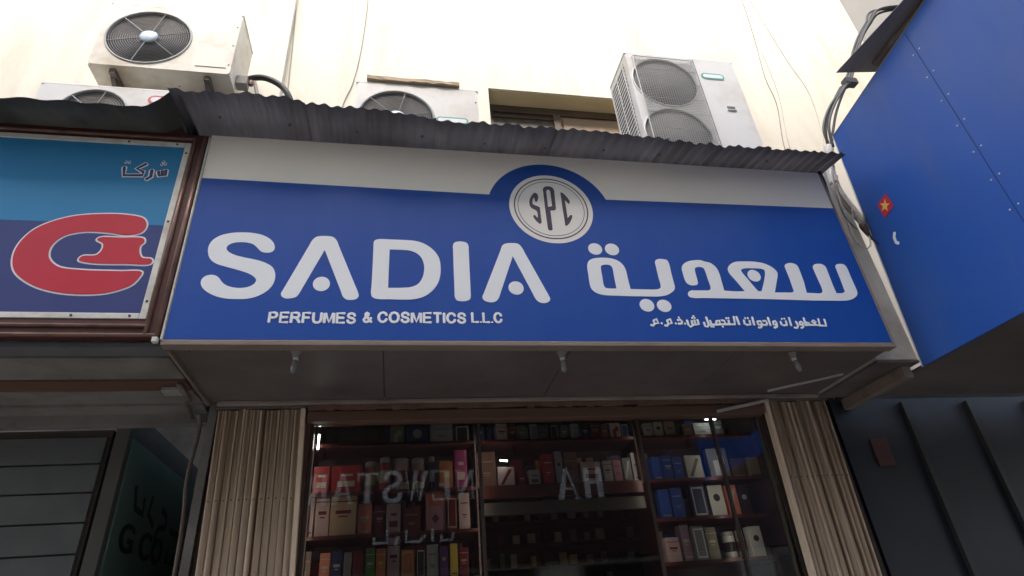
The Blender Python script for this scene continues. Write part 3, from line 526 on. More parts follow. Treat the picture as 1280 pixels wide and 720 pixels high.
cable('edge_cable', 'dark cable bundle clipped along the upper right edge of sign', [(2.20, .06, 4.66), (2.215, .05, 4.50), (2.205, .06, 4.3), (2.20, .07, 4.1), (2.21, .08, 3.8)], .016, rubber, 'cable')

# ------------------------------------------------------------------ neighbour on the left: framed sign, soffit, passage
ns = thing('neighbour_sign', 'light and dark blue framed sign with red lettering and maroon surround', 'sign')
NX = -6.0
B().box(NX, -2.270, .004, .03, 3.798, 4.41).make('upper_panel', light_blue, ns)
B().box(NX, -2.270, .004, .03, 3.205, 3.7965).make('lower_panel', dark_blue, ns)
f = B(); f.box(-2.284, -2.250, -.006, .034, 3.196, 4.425, .003); f.make('white_frame', alu, ns)
f = B(); f.box(NX, -2.286, -.006, .034, 4.392, 4.425, .003); f.make('white_frame', alu, ns)
f = B(); f.box(NX, -2.286, -.006, .034, 3.196, 3.229, .003); f.make('white_frame', alu, ns)
for (x, z) in ((-2.267, 4.34), (-2.267, 3.30), (-2.33, 4.408), (-2.33, 3.212), (-2.267, 3.82), (-2.6, 4.408), (-2.6, 3.212)):
    B().lathe([(.007, 0), (.006, -.004), (.002, -.005)], 10, (x, -.006, z), 'Y').make('screw', ink, ns)
f = B(); f.box(-2.249, -2.166, .0, .06, 3.10, 4.50); f.box(NX, -2.249, .0, .06, 4.426, 4.50); f.box(NX, -2.249, .0, .06, 3.10, 3.195); f.make('surround', maroon, ns)
for x in (-2.235, -2.180): B().tube([(x, -.006, 3.10), (x, -.006, 4.47)], .0115, 10).make('frame_tube', copper, ns, True)
for z in (3.155, 3.102, 4.455): B().tube([(NX, -.006, z), (-2.236 if z > 3.12 else -2.175, -.006, z)], .0105, 10).make('frame_tube', copper, ns, True)
B().box(-2.195, -2.168, -.02, .01, 3.06, 3.088, .004).make('corner_clip', alu, ns)
RED = [[(-2.373, 3.704), (-2.363, 3.679), (-2.377, 3.653), (-2.372, 3.609), (-2.351, 3.576), (-2.307, 3.57), (-2.297, 3.556), (-2.305, 3.537), (-2.42, 3.533), (-2.60, 3.534), (-2.655, 3.55), (-2.645, 3.575), (-2.58, 3.585), (-2.56, 3.62), (-2.565, 3.66), (-2.60, 3.685), (-2.59, 3.70), (-2.48, 3.704)],
       [(-2.376, 3.795), (-2.40, 3.84), (-2.47, 3.86), (-2.60, 3.862), (-2.78, 3.83), (-2.92, 3.74), (-2.97, 3.61), (-2.94, 3.48), (-2.83, 3.39), (-2.68, 3.345), (-2.50, 3.345), (-2.412, 3.373), (-2.364, 3.404), (-2.338, 3.452), (-2.334, 3.484), (-2.45, 3.486), (-2.62, 3.488), (-2.74, 3.505), (-2.80, 3.56), (-2.81, 3.63), (-2.77, 3.70), (-2.68, 3.735), (-2.56, 3.735), (-2.46, 3.722), (-2.39, 3.745)]]
def grow(lp, d):
    c = Vector((sum(p[0] for p in lp) / len(lp), sum(p[1] for p in lp) / len(lp))); out = []
    P = [Vector(p) for p in lp]; N = len(P); s = sum(P[i].x * P[(i + 1) % N].y - P[(i + 1) % N].x * P[i].y for i in range(N))
    for i in range(N):
        t = (P[(i + 1) % N] - P[i - 1]).normalized(); nn = Vector((t.y, -t.x)) * (1 if s > 0 else -1); out.append(P[i] + nn * d)
    return out
for lp in RED:
    sm = smooth_loop(lp, 6, 9); a = link('letter', fill_mesh([sm], .002, .0005), red_print, ns); link('outline', fill_mesh([grow(sm, .009)], .001, .0028), white_print, a)
sh = [[(-2.356, 4.204), (-2.352, 4.167), (-2.385, 4.160), (-2.394, 4.19)], [(-2.374, 4.197), (-2.369, 4.166)], [(-2.432, 4.199), (-2.428, 4.148), (-2.448, 4.127)], [(-2.473, 4.245), (-2.514, 4.204), (-2.476, 4.184), (-2.474, 4.156), (-2.573, 4.149), (-2.584, 4.21)], [(-2.382, 4.268), (-2.381, 4.268)], [(-2.389, 4.248), (-2.388, 4.248)], [(-2.369, 4.253), (-2.368, 4.253)], [(-2.567, 4.253), (-2.566, 4.253)], [(-2.585, 4.252), (-2.584, 4.252)]]
for k, s in enumerate(sh):
    a = stroke(B(), s, .009 if k < 4 else .007, .0012, .2).make('arabic_letter', mat('navy_print', (.03, .025, .09), .4, .05, 4), ns)
    stroke(B(), s, .0165 if k < 4 else .0125, .0032, .08).make('outline', white_print, a)
nr = thing('neighbour_roof', 'drooping dark sheet metal roof over the maroon framed sign', 'roof')
def zl(s, x0, x1):
    x = x0 + (x1 - x0) * s
    return 4.462 if x < -2.46 else 4.462 + .15 * min(1, (x + 2.46) / .13)
sheet_mesh(-3.6, -2.275, -.24, .86, lambda s: zl(s, -3.6, -2.275), 4.64, pitch=.19, amp=.004, seed=31).make('sheet', galv2, nr, True)
sheet_mesh(-6.0, -3.57, -.24, .86, 4.466, 4.645, pitch=.19, amp=.004, seed=33).make('sheet', galv2, nr, True)
B().box(-6.0, -2.35, .036, .08, 4.50, 4.60).make('batten', wood_dark, nr)
lc = thing('neighbour_canopy', 'grubby stepped soffit boards under the maroon framed sign', 'canopy')
for (a, b, z, m_) in ((.06, .165, 3.062, mat('slate_board', (.12, .12, .125), .6, .2, 4)), (.17, .455, 3.052, plaster_dark), (.462, .60, 3.040, wood_dark), (.602, .685, 3.036, plaster_dark), (.69, .83, 3.046, plaster_dark), (.836, .98, 3.030, plaster_dark)):
    B().box(-6, -2.160, a, b, z, z + .03, .003).make('soffit_board', m_, lc)
B().box(-6, -2.16, .98, 1.05, 2.965, 3.09, .004).make('lintel', plaster_dark, lc)
B().tube([(-2.19, .45, 3.02), (-2.19, .70, 3.015), (-2.22, .74, 3.01), (-2.24, .95, 2.995)], .013, 8).make('pipe_stub', steel, lc, True)
B().box(-2.30, -2.20, .52, .60, 3.005, 3.035, .006).make('junction_box', grey_cable, lc)
np_ = thing('passage_wall', 'shadowed side wall of the narrow passage next to the folding gate', 'wall')
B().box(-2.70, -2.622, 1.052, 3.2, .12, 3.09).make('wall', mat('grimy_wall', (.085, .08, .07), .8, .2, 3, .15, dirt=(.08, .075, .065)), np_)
gbd = thing('green_board', 'dark green board lettered CO. L.L.C in the shadowed passage', 'sign')
B().box(-2.62, -2.606, 1.10, 2.95, 1.55, 2.915, .003).make('board', green_board, gbd)
def side_text(s, y0, w, z0, h, x, parent, name, m_):
    me = text_mesh(s, w, h, 0, 0, 0, .02, .004)
    for v in me.vertices: v.co = (x - v.co.y, y0 + v.co.x, z0 + v.co.z)
    return link(name, me, m_, parent)
blk = mat('black_print', (.012, .012, .012), .5, .1, 5)
side_text('G', 1.22, .22, 2.27, .17, -2.604, gbd, 'letter', blk); side_text('C', 1.56, .20, 2.27, .17, -2.604, gbd, 'letter', blk); side_text('O', 1.79, .21, 2.27, .17, -2.604, gbd, 'letter', blk); side_text('L.L.C', 2.10, .40, 2.30, .085, -2.604, gbd, 'lettering', blk)
for s in ([(1.30, 2.66), (1.36, 2.54), (1.50, 2.53), (1.48, 2.62)], [(1.62, 2.66), (1.60, 2.55), (1.72, 2.50)], [(1.85, 2.62), (1.95, 2.60), (1.98, 2.52), (1.84, 2.50), (1.80, 2.42)], [(2.10, 2.52), (2.38, 2.52), (2.40, 2.60)]):
    gs = stroke(B(), s, .022, 0, .1)
    for v in gs.bm.verts: v.co = Vector((-2.604 + v.co.y, v.co.x, v.co.z))
    gs.make('arabic_letter', blk, gbd)
lf = thing('neighbour_shopfront', 'dark shuttered shopfront under the maroon framed sign', 'shopfront')
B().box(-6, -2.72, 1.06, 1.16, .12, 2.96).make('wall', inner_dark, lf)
for i in range(16): B().box(-6, -2.74, 1.04, 1.057, .2 + i * .17, .2 + i * .17 + .16, .003).make('slat', mat('dark_shutter', (.085, .09, .085), .5, .2, 4), lf)
B().tube(bez([(-2.19, .90, 3.0), (-2.18, .93, 2.9), (-2.20, .95, 2.6), (-2.17, .95, 2.1), (-2.17, .95, .15)]), .013, 8).make('downpipe', steel, lf, True)

# ------------------------------------------------------------------ neighbour on the right: blue side panel and dark front
rs = thing('side_panel_sign', 'plain blue canopy side panel with a red diamond and yellow star', 'sign')
sidep = [(.06, 4.98), (.195, 3.0), (-1.6, 3.0), (-1.6, 5.235)]
bluep = mat('blue_panel_paint', (.022, .088, .34), .42, .06, 1.5, .02, dirt=(.05, .105, .29), dscale=3.5, lo=.48, hi=.8, stretch=(1, 1, .25), spec=.4)
B().prism([(2.502, y, z) for y, z in sidep], (.02, 0, 0)).make('panel', bluep, rs)
B().prism([(2.499, .057, 4.98), (2.499, .064, 4.98), (2.499, .199, 3.0), (2.499, .192, 3.0)], (.026, 0, 0)).make('edge_trim', alu, rs)
B().prism([(2.499, .06, 4.977), (2.499, .06, 4.984), (2.499, -1.6, 5.239), (2.499, -1.6, 5.232)], (.026, 0, 0)).make('edge_trim', trim_brown, rs)
B().box(2.524, 8.5, -1.6, -1.57, 3.0, 5.23).make('front_panel', bluep, rs)
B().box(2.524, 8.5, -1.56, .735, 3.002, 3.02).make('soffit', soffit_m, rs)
B().box(2.4995, 2.5015, -.83, -.826, 3.01, 5.10).make('panel_seam', mat('seam_dark_blue', (.012, .03, .11), .6, .1, 4), rs)
for k in range(9):
    for yy in (-.80, -.856):
        B().lathe([(.006, 0), (.005, -.003), (.001, -.004)], 8, (0, 0, 0)).make('rivet', alu, rs).matrix_local = Matrix.Translation((2.501, yy, 3.1 + k * .225)) @ Matrix.Rotation(math.pi / 2, 4, 'Y')
def side_shape(pts, x, th, name, m_, parent):
    return B().prism([(x, y, z) for y, z in pts], (th, 0, 0)).make(name, m_, parent)
dm = side_shape([(-0.138, 4.215), (-0.152, 4.094), (-0.045, 4.065), (-0.036, 4.194)], 2.4985, .003, 'diamond', red_print, rs)
side_shape([(-0.116, 4.188), (-0.09, 4.164), (-0.062, 4.185), (-0.073, 4.149), (-0.048, 4.124), (-0.08, 4.125), (-0.092, 4.089), (-0.101, 4.126), (-0.133, 4.129), (-0.107, 4.15)], 2.4965, .0015, 'star', mat('yellow_print', (.70, .46, .10), .4, .08, 5), dm)
sw = B(); stroke(sw, [(-0.062, 3.92), (-0.042, 3.892), (-0.039, 3.852), (-0.054, 3.835)], .012, 0, .1)
for v in sw.bm.verts: v.co = Vector((2.499 + v.co.y, v.co.x, v.co.z))
sw.make('white_mark', white_print, rs)
st = thing('sheet_flashing', 'dark flat sheet of metal jutting out above the blue side panel', 'flashing')
B().prism([(2.309, -.38, 5.20), (2.62, -.42, 5.20), (3.4, -.55, 5.33), (3.4, -1.7, 5.33), (2.49, -1.7, 5.2)], (0, 0, .004)).make('sheet', galv, st)
B().box(2.53, 2.58, -1.5, -.5, 5.16, 5.197).make('support', steel, st)
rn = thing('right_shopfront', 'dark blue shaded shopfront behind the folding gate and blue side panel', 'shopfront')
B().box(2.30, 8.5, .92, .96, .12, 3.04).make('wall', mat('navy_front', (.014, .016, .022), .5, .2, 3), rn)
B().box(2.40, 2.47, .26, .915, 2.95, 3.03, .004).make('beam', trim_brown, rn)
B().box(2.52, 2.66, .905, .919, 2.52, 2.72, .003).make('notice', mat('faded_red', (.06, .018, .016), .5, .2, 5), rn)
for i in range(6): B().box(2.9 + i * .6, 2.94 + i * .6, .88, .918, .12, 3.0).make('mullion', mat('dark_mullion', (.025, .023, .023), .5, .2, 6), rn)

# ------------------------------------------------------------------ folding gates
def gate(label, x0, x1, n, lean, inner):
    g = thing('folding_gate', label, 'gate', 'folding gates either side of the shopfront')
    pitch = (x1 - x0) / n; h = 2.86; rnd = random.Random(n + int(x0 * 10))
    prof = [(-.49, .017), (-.455, .0085), (-.37, .0035), (-.22, .0007), (0, 0), (.22, .0007), (.37, .0035), (.455, .0085), (.49, .017)]
    b = B(); lo = [b.bm.verts.new((u * pitch, v, 0)) for u, v in prof]; hi = [b.bm.verts.new((u * pitch, v, h)) for u, v in prof]
    mid = [b.bm.verts.new((u * pitch, v, h * .5)) for u, v in prof]
    for A_, B_ in ((lo, mid), (mid, hi)):
        for i in range(len(prof) - 1): b.bm.faces.new((A_[i], A_[i + 1], B_[i + 1], B_[i]))
    bmesh.ops.solidify(b.bm, geom=b.bm.faces[:], thickness=.0025)
    me = b.mesh('slat'); me.materials.append(gate_paint)
    for p in me.polygons: p.use_smooth = abs(p.normal.z) < .5 and p.area > .01
    for k in range(n):
        o = bpy.data.objects.new('slat', me); COL.objects.link(o); o.parent = g
        x = x0 + pitch * (k + .5)
        o.location = (x + lean * h, .872, .155 + rnd.uniform(-.008, .004)); o.rotation_euler = (0, -lean + rnd.uniform(-.0004, .0004), 0)
    for z in (2.46, 1.5):
        r = B()
        for k in range(n):
            x = x0 + pitch * (k + .46) + lean * (3.015 - z)
            r.lathe([(.006, 0), (.005, -.004), (.002, -.005)], 8, (x, .874, z + rnd.uniform(-.004, .004)), 'Y')
        r.make('rivet_row', mat('rivet_dull', (.24, .18, .13), .6, .2, 9), g)
    px = x1 if inner > 0 else x0
    B().prism([(px + lean * 2.86, .868, .155), (px + lean * 2.86 + .028 * inner, .868, .155), (px + .028 * inner, .868, 3.015), (px, .868, 3.015)], (0, .045, 0)).make('lead_post', gate_paint, g)
    B().box(x0 - .02, x1 + .02, .868, .91, 3.018, 3.034, .003).make('top_guide', steel, g)
    B().box(x0 - .02 + lean * 2.9, x1 + .02 + lean * 2.9, .865, .915, .124, .15, .003).make('floor_guide', steel, g)
gate('cream folding metal gate bunched up beside the dark passage with green board', -2.076, -1.575, 12, .031, 1)
gate('cream folding metal gate bunched up beside the dark blue shaded shopfront', 1.75, 2.235, 12, -.028, -1)

# ------------------------------------------------------------------ glazing
gz = thing('shopfront_glazing', 'dark framed shop window showing shelves of perfume boxes', 'shop window')
gx = [-1.50, -.42, .72, 1.30, 1.70]
for a, b in zip(gx, gx[1:]): B().box(a + .012, b - .012, .952, .958, .16, 2.922).make('pane', glass, gz)
for x in gx: B().box(x - .011, x + .011, .94, .97, .16, 2.922, .002).make('mullion', mat('bronze_frame', (.05, .035, .03), .4, .2, 8), gz)
B().box(-1.53, 1.72, .935, .975, .124, .158).make('sill', wood_dark, gz)
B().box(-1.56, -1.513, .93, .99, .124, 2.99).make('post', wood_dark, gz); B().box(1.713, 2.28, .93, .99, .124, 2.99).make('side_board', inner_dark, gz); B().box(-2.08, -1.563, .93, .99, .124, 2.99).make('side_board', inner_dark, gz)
B().box(-1.51, 1.71, .935, .975, 2.924, 2.99).make('top_rail', wood_dark, gz)

# ------------------------------------------------------------------ display cases and stock
SH = {1: 2.835, 2: 2.525, 3: 2.265, 4: 1.99, 5: 1.72}
cases = {'left': (-1.505, -.43), 'middle': (-.41, .735), 'right': (.755, 1.70)}
desc = {'left': 'dark red display case with shelves beside the passage side folding gate', 'middle': 'dark red bridging shelves above the shop entrance', 'right': 'dark red display case with shelves beside the gate close to the blue side panel'}
for u, (a, b) in cases.items():
    c = thing('display_case', desc[u], 'display case')
    for r, z in SH.items():
        if u == 'middle' and r > 2: continue
        B().box(a + .012, b - .012, 1.06, 1.36, z - .022, z - .0005).make('shelf', red_lam, c)
    zb = .13 if u != 'middle' else 2.50
    B().box(a, b, 1.362, 1.38, zb, 3.08).make('back', case_red, c)
    B().box(a, a + .011, 1.055, 1.36, zb, 3.08).make('side', case_red, c); B().box(b - .011, b, 1.055, 1.36, zb, 3.08).make('side', case_red, c)
    if u != 'middle':
        B().box(a + .012, b - .012, 1.07, 1.36, .13, 1.40).make('cupboard', case_red, c)
    else:
        B().box(a + .012, b - .012, 1.048, 1.062, 2.440, 2.512, .002).make('fascia', red_lam, c)
        B().box(a + .012, b - .012, 1.055, 1.10, 2.335, 2.415, .004).make('header_bar', mat('pale_bar', (.075, .06, .05), .45, .15, 5), c)
PAL = {'olive grey': (.24, .22, .15), 'dark blue': (.025, .06, .16), 'pale grey': (.42, .39, .38), 'black': (.025, .02, .025), 'red': (.42, .03, .03), 'orange': (.50, .17, .06), 'pale pink': (.52, .36, .34), 'tan': (.42, .28, .17), 'magenta': (.33, .03, .14), 'coral': (.62, .20, .13), 'maroon': (.15, .012, .02), 'pink': (.46, .22, .25), 'brown': (.17, .09, .065), 'navy': (.02, .03, .10), 'grey': (.20, .19, .19), 'green': (.08, .26, .05), 'purple': (.10, .03, .16), 'yellow': (.58, .40, .06), 'cream': (.50, .44, .33), 'blue': (.03, .09, .38), 'silver': (.48, .45, .42), 'white': (.60, .58, .54), 'mauve': (.33, .20, .25)}
ACC = {'olive grey': 'cream', 'dark blue': 'silver', 'pale grey': 'brown', 'black': 'silver', 'red': 'cream', 'orange': 'yellow', 'pale pink': 'maroon', 'tan': 'maroon', 'magenta': 'pale pink', 'coral': 'cream', 'maroon': 'tan', 'pink': 'maroon', 'brown': 'tan', 'navy': 'silver', 'grey': 'white', 'green': 'cream', 'purple': 'yellow', 'yellow': 'maroon', 'cream': 'black', 'blue': 'pale grey', 'silver': 'black', 'white': 'black', 'mauve': 'cream'}
def cmat(c): return mat('carton_' + c.replace(' ', '_'), PAL[c], .38, .08, 7)
ORD = ['first', 'second', 'third', 'fourth', 'fifth', 'sixth', 'seventh', 'eighth', 'ninth', 'tenth', 'eleventh', 'twelfth', 'thirteenth', 'fourteenth', 'fifteenth', 'sixteenth']
ROWN = {1: 'top', 2: 'second', 3: 'third', 4: 'fourth'}
FEAT = {'figure': 'printed', 'spot': 'spot printed', 'line': 'lined', 'frame': 'frame printed', 'label': 'labelled', 'jar': '', 'star': 'star printed', 'scallop': 'scalloped', 'plain': 'plain', 'diamond': 'diamond printed', 'stripe': 'striped'}
WHERE = {'left': 'passage side shelf', 'middle': 'entrance shelf', 'right': 'blue panel side shelf'}
rnd = random.Random(5)
for u, r, L in BOXES:
    items = L if u != 'right' else L
    for i, (x0, x1, h, col, ft) in enumerate(items):
        z = SH[r]; w = x1 - x0 - .004; d = rnd.uniform(.05, .09); yf = 1.105 + rnd.uniform(-.012, .03); m_ = cmat(col); am = cmat(ACC[col]); cx = (x0 + x1) / 2
        n = ORD[i] if u != 'right' else ORD[len(items) - 1 - i]
        frm = {'left': 'from the gate', 'middle': 'from passage side', 'right': 'from the gate'}[u]
        if ft == 'jar':
            t = thing('jar', '%s cylindrical jar, %s %s, %s %s' % (col, ROWN[r], WHERE[u], n, frm), 'jar', loc=(cx, yf + w / 2, z))
            B().lathe([(w * .46, 0), (w * .5, .006), (w * .5, h * .80), (w * .47, h * .84)], 18).make('body', m_, t, True)
            B().lathe([(w * .49, h * .845), (w * .5, h * .86), (w * .49, h * .99), (w * .44, h)], 18).make('lid', cmat('pale grey' if col != 'white' else 'silver'), t, True)
            B().lathe([(w * .505, h * .25), (w * .506, h * .26), (w * .506, h * .6), (w * .505, h * .61)], 18).make('label_band', am, t, True)
            continue
        nm = 'gift_pack' if ft == 'scallop' else 'perfume_box'
        lab = '%s %s %s, %s %s, %s %s' % (col, FEAT[ft], 'gift pack' if ft == 'scallop' else 'perfume box', ROWN[r], WHERE[u], n, frm)
        t = thing(nm, lab, 'gift pack' if ft == 'scallop' else 'box', loc=(cx, yf, z), rz=rnd.uniform(-.10, .10))
        if ft == 'scallop':
            pts = [(-w / 2, 0)] + [(w / 2, 0), (w / 2, h * .93)]
            k = max(3, int(w / .03))
            for q in range(k * 4 + 1): pts.append((w / 2 - w * q / (k * 4), h * .93 + .014 * abs(math.sin(math.pi * q / 4))))
            B().prism([(a, 0, b) for a, b in pts], (0, d, 0)).make('carton', m_, t)
        else:
            B().box(-w / 2, w / 2, 0, d, 0, h, .0025).make('carton', m_, t)
        e = -.0016
        def patch(a, b, c, dd, name='label'): B().box(a * w, b * w, e, -.0003, c * h, dd * h).make(name, am, t)
        if ft == 'label': patch(-.30, .30, .22, .42); patch(-.2, .22, .6, .68, 'print_line')
        elif ft == 'spot': link('label', fill_mesh([circ(0, h * .6, w * .22, 20)], .0012, e), am, t)
        elif ft == 'line': patch(-.34, .34, .70, .73, 'print_line'); patch(-.2, .2, .38, .41, 'print_line'); patch(-.14, .14, .32, .34, 'print_line')
        elif ft == 'frame': link('print_frame', fill_mesh([[(-w * .4, h * .07), (w * .4, h * .07), (w * .4, h * .93), (-w * .4, h * .93)], [(-w * .33, h * .12), (w * .33, h * .12), (w * .33, h * .88), (-w * .33, h * .88)]], .0012, e), am, t)
        elif ft == 'figure': patch(-.25, .05, .1, .6); patch(0, .3, .45, .75)
        elif ft == 'diamond': link('label', fill_mesh([[(0, h * .22), (w * .2, h * .34), (0, h * .46), (-w * .2, h * .34)]], .0012, e), am, t); B().box(-w / 2 - .001, w / 2 + .001, -.002, d + .001, h * .66, h * 1.004).make('cap', cmat('coral'), t)
        elif ft == 'star': link('label', fill_mesh([[(w * (.42 if k % 2 == 0 else .17) * math.cos(k * math.pi / 8), h * .5 + w * (.42 if k % 2 == 0 else .17) * math.sin(k * math.pi / 8)) for k in range(16)]], .0012, e), am, t)
        elif ft == 'stripe': link('print_stripe', fill_mesh([[(-w * .35, h * .15), (-w * .18, h * .12), (w * .36, h * .85), (w * .18, h * .88)]], .0012, e), am, t)
        else:
            q = rnd.random()
            if q < .55: patch(-.5, .5, .80, .825, 'lid_seam')
            if q < .75: patch(-.30, .30, .52, .60, 'print_line'); patch(-.18, .18, .44, .47, 'print_line')
            if q > .5: patch(-.36, .36, .10, .14, 'print_line')
# rear wall shelves deep inside
rw = thing('rear_shelving', 'dark rear shelving deep inside the shop seen below the bridging shelves', 'shelving')
B().box(-.9, 2.2, 4.06, 4.09, .13, 3.0).make('back', case_red, rw)
for k in range(7): B().box(-.9, 2.2, 3.80, 4.06, 1.35 + k * .23, 1.365 + k * .23).make('shelf', wood_dark, rw)
for k in range(5): B().box(-.9 + k * .77, -.88 + k * .77, 3.79, 4.06, .13, 3.0).make('upright', case_red, rw)
kc = list(PAL)
for q in range(52):
    k = 3 + q // 13; x = -.35 + (q % 13) * .165 + rnd.uniform(-.03, .03); h = rnd.uniform(.08, .16); w = rnd.uniform(.05, .09)
    if abs(((x + .9) / .77) % 1) < .09 or abs(((x + .9) / .77) % 1) > .91: continue
    t = tag(B().box(-w / 2, w / 2, 0, .06, 0, h, .003).make('stock_box', cmat(rnd.choice(['olive grey', 'tan', 'brown', 'pale grey', 'yellow', 'cream', 'green', 'maroon']))), 'small dim perfume carton on the rear shelving deep inside the shop', 'box', 'cartons on the rear shelving')
    t.location = (x, 3.84, 1.3655 + k * .23)
# added fill lights, unseen behind the window mullions, to brighten the boxes
for x, lab in ((-1.497, 'added fill light strip behind the window post nearest the dark passage'), (-.414, 'added fill light strip behind the mullion between passage side case and entrance'), (.731, 'added fill light strip behind the mullion beside the blue boxes'), (1.309, 'added fill light strip behind the narrow pane mullion close to gate')):
    t = thing('added_fill_light', lab, 'lamp')
    B().box(x - .004, x + .004, .977, .981, 1.5, 2.86).make('diffuser', fill_glow, t)
    B().box(x - .006, x + .006, .9715, .976, 1.48, 2.88).make('backing', socket, t)
# rear rows half hidden behind the front boxes
for u, (a, b) in cases.items():
    for r, z in SH.items():
        if r == 5 or (u == 'middle' and r > 2): continue
        x = a + .03
        if u == 'left' and r == 1: x = a + .45
        while x < b - .12:
            w = rnd.uniform(.06, .12); h = rnd.uniform(.15, .235) if r > 1 else rnd.uniform(.12, .17)
            t = tag(B().box(-w / 2, w / 2, 0, .08, 0, h, .003).make('perfume_box', cmat(rnd.choice(['maroon', 'red', 'brown', 'tan', 'maroon', 'pale pink', 'navy', 'orange', 'grey', 'coral'] if u != 'right' else ['navy', 'grey', 'pale grey', 'brown', 'blue', 'black', 'tan']))), 'carton in the rear row of a display shelf, half hidden behind front boxes', 'box', 'rear row cartons on the display shelves')
            t.location = (x + w / 2, 1.255, z); x += w + rnd.uniform(.004, .03)
# lit lamps inside the window
for (lab, p, q) in (('short lit tube standing upright in the passage side case corner', (-1.47, 1.045, 2.79), (-1.47, 1.045, 2.90)), ('small lit tube above the boxes near the gate on the blue panel side', (1.30, 1.05, 2.945), (1.40, 1.05, 2.945)), ('tiny lit strip above the striped box over the shop entrance', (-.27, 1.075, 2.695), (-.21, 1.075, 2.69))):
    t = thing('lamp_tube', lab, 'lamp'); B().tube([p, q], .006, 10).make('tube', glow, t, True)
    for e_ in (p, q):
        dv = (Vector(q) - Vector(p)).normalized() * .008; B().tube([Vector(e_) - dv * .5, Vector(e_) + dv * .5], .0085, 10).make('end_cap', socket, t)

# ------------------------------------------------------------------ lamp holders and loose strips on the soffit
for x, y, tilt, lab in ((-1.508, .10, .05, 'bare bulb in a small holder under the soffit, at the PERFUMES lettering end'), (-.022, .105, -.02, 'bare bulb in a small holder under the middle of the soffit'), (1.493, .115, -.12, 'bare bulb in a small holder under the soffit close to loose white strip')):
    t = thing('soffit_lamp', lab, 'lamp', 'bulbs under the soffit', loc=(x, y, 3.062))
    B().lathe([(.030, 0), (.030, -.006), (.021, -.012), (.019, -.036), (.016, -.040)], 16).make('holder', socket, t, True)
    b = B().lathe([(.011, -.040), (.0125, -.055), (.017, -.085), (.0185, -.105), (.0155, -.12), (.008, -.129), (.001, -.131)], 16).make('bulb', glass_bulb, t, True); b.rotation_euler = (0, tilt, 0)
    B().lathe([(.0145, -.038), (.0148, -.041), (.0148, -.052), (.014, -.054)], 14).make('screw_cap', alu, t, True)
def strip(lab, p, q, w, h, up):
    p, q = Vector(p), Vector(q); d = (q - p).normalized(); s = d.cross(Vector(up)).normalized() * w / 2; u = Vector(up) * h
    return tag(B().prism([p - s, p + s, p + s + u, p - s + u], q - p).make('trunking_strip', mat('pvc_white', (.44, .41, .38), .5, .08, 5)), lab, 'strip')
strip('loose white plastic trunking strip crossing the soffit corner above the gate', (1.705, .772, 3.052), (2.103, .452, 3.048), .022, .012, (0, 0, 1))
strip('short pale plastic strip slanting across the header board by the gate', (1.304, .84, 2.935), (1.735, .835, 3.012), .020, .012, (0, 1, 0))

# ------------------------------------------------------------------ the far side of the street (seen in the glass)
op = thing('opposite_building', 'beige building across the street, mirrored in the shop glass', 'building')
B().box(-14, 14, -8.2, -7.6, .12, 15.6).make('wall', opp_wall, op)
for k in range(9):
    x = -10.5 + k * 2.5
    f = B().box(x, x + 1.2, -7.6, -7.56, 5.75, 6.75, .005).make('window', trim_brown, op); B().box(x + .07, x + 1.13, -7.555, -7.55, 5.82, 6.68).make('pane', mat('far_pane', (.03, .035, .04), .15, .2, 3), f)
for k in range(5):
    x = -10 + k * 4.2; f = B().box(x, x + 3.4, -7.6, -7.55, .14, 2.9, .005).make('shopfront', trim_brown, op); B().box(x + .1, x + 3.3, -7.545, -7.54, .2, 2.8).make('pane', mat('far_shop', (.03, .025, .02), .3, .2, 3), f)
os_ = thing('opposite_sign', 'dark sign with large pale lettering NEWSTAR across the street, mirrored in the glass', 'sign')
B().box(-6.5, 11, -7.59, -7.5, 2.92, 5.72, .01).make('panel', mat('dark_sign', (.05, .018, .016), .6, .1, 3), os_)
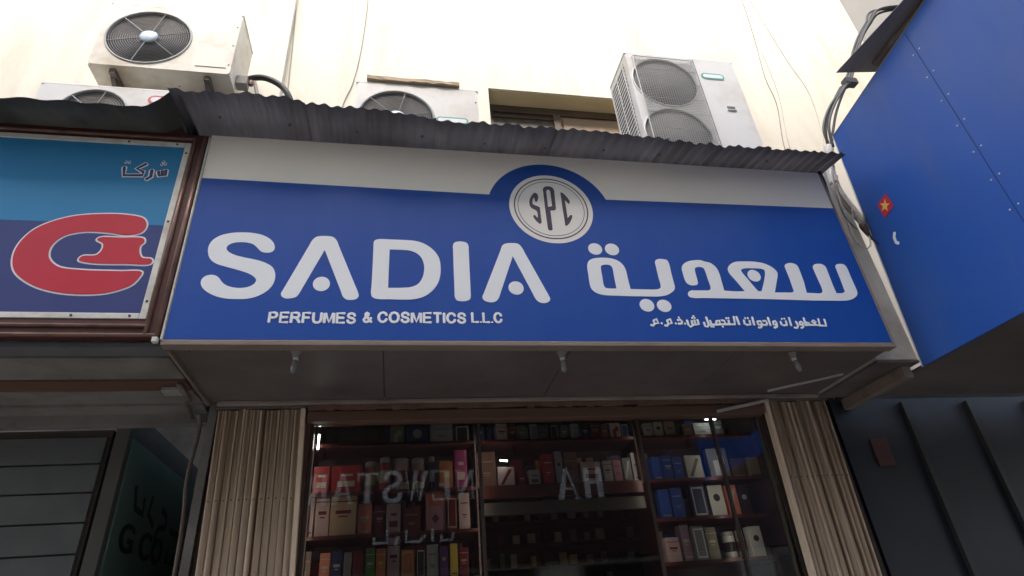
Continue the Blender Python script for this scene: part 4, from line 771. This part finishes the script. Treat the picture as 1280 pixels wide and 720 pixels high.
SERIF = {'N': [((.05, 0), (.22, 0), (.22, .05), (.05, .05)), ((.10, .05), (.17, .05), (.17, 1), (.10, 1)), ((.02, 1), (.24, 1), (.90, 0), (.70, 0)), ((.76, .25), (.83, .25), (.83, .95), (.76, .95)), ((.66, .95), (.95, .95), (.95, 1), (.66, 1))],
 'E': [((.12, 0), (.34, 0), (.34, 1), (.12, 1)), ((.34, .93), (.85, .93), (.85, 1), (.34, 1)), ((.34, 0), (.88, 0), (.88, .07), (.34, .07)), ((.34, .47), (.62, .47), (.62, .54), (.34, .54)), ((.79, .78), (.85, .78), (.85, .93), (.79, .93)), ((.82, .07), (.88, .07), (.88, .25), (.82, .25))],
 'W': [((.0, 1), (.22, 1), (.40, 0), (.33, 0)), ((.40, 0), (.46, .2), (.56, .8), (.50, .8)), ((.42, 1), (.62, 1), (.78, 0), (.71, 0)), ((.78, 0), (.84, .2), (.98, 1), (.92, 1))],
 'T': [((.39, 0), (.61, 0), (.61, .92), (.39, .92)), ((.06, .92), (.94, .92), (.94, 1), (.06, 1)), ((.06, .72), (.11, .72), (.13, .92), (.06, .92)), ((.89, .72), (.94, .72), (.94, .92), (.87, .92)), ((.30, -.001), (.70, -.001), (.70, .04), (.30, .04))],
 'A': [((.44, 1), (.58, 1), (.95, 0), (.70, 0)), ((.44, 1), (.50, .92), (.18, 0), (.10, 0)), ((.26, .30), (.72, .30), (.70, .37), (.28, .37)), ((.02, -.001), (.28, -.001), (.28, .04), (.02, .04))],
 'R': [((.12, 0), (.34, 0), (.34, 1), (.12, 1)), ((.34, .93), (.66, .93), (.66, 1), (.34, 1)), ((.58, .55), (.80, .58), (.80, .90), (.60, .96)), ((.34, .48), (.66, .48), (.66, .55), (.34, .55)), ((.45, .50), (.68, .50), (.98, 0), (.74, 0))],
 'H': [((.1, 0), (.34, 0), (.34, 1), (.1, 1)), ((.66, 0), (.9, 0), (.9, 1), (.66, 1)), ((.34, .46), (.66, .46), (.66, .56), (.34, .56))]}
pale_letter = mat('pale_sign_letter', (.66, .67, .64), .5, .03, 3)
def far_letter(ch, xl, w, z, h):
    b = B()
    if ch == 'S':
        pts = bez([(.80, .76), (.72, .93), (.5, .97), (.26, .90), (.18, .73), (.36, .56), (.62, .46), (.82, .28), (.72, .09), (.48, .03), (.24, .08), (.14, .26)], 4)
        P = [(xl - p.x * w, z + p.y * h) for p in [Vector((a, c)) for a, c in [(q[0], q[1]) for q in pts]]]
        stroke(b, P, .045, -7.49, .25)
    else:
        for i, poly in enumerate(SERIF[ch]): b.prism([(xl - u * w, -7.499, z + v * h) for u, v in poly], (0, .012 + .0015 * i, 0))
    b.make('letter', pale_letter, os_)
for i, ch in enumerate('NEWSTAR'): far_letter(ch, .62 - i * .475, .45, 4.14, .58)
far_letter('H', 3.35, .5, 4.05, .62); far_letter('A', 2.80, .52, 4.05, .62)
for s in ([(.15, 3.52), (.12, 3.40), (-.1, 3.40), (-.08, 3.48)], [(-.25, 3.60), (-.25, 3.40)], [(-.40, 3.50), (-.5, 3.40), (-.75, 3.40), (-.75, 3.60)], [(-.9, 3.50), (-.95, 3.36)], [(-1.1, 3.62), (-1.1, 3.40), (-1.35, 3.40), (-1.35, 3.5)]): stroke(B(), s, .028, -7.495, .2).make('arabic_letter', pale_letter, os_)

# ------------------------------------------------------------------ empties to the base of their things
bpy.context.view_layer.update()
for t in [o for o in COL.objects if o.type == 'EMPTY' and o.parent is None and o.location.length < 1e-6 and o.rotation_euler.z == 0]:
    pts = []
    def walk(o, off):
        for c in o.children:
            if c.type == 'MESH': pts.extend(c.matrix_world @ Vector(k) for k in c.bound_box)
            walk(c, off)
    walk(t, None)
    if not pts: continue
    base = Vector(((min(p.x for p in pts) + max(p.x for p in pts)) / 2, (min(p.y for p in pts) + max(p.y for p in pts)) / 2, min(p.z for p in pts)))
    for c in t.children: c.location = c.location - base
    t.location = base
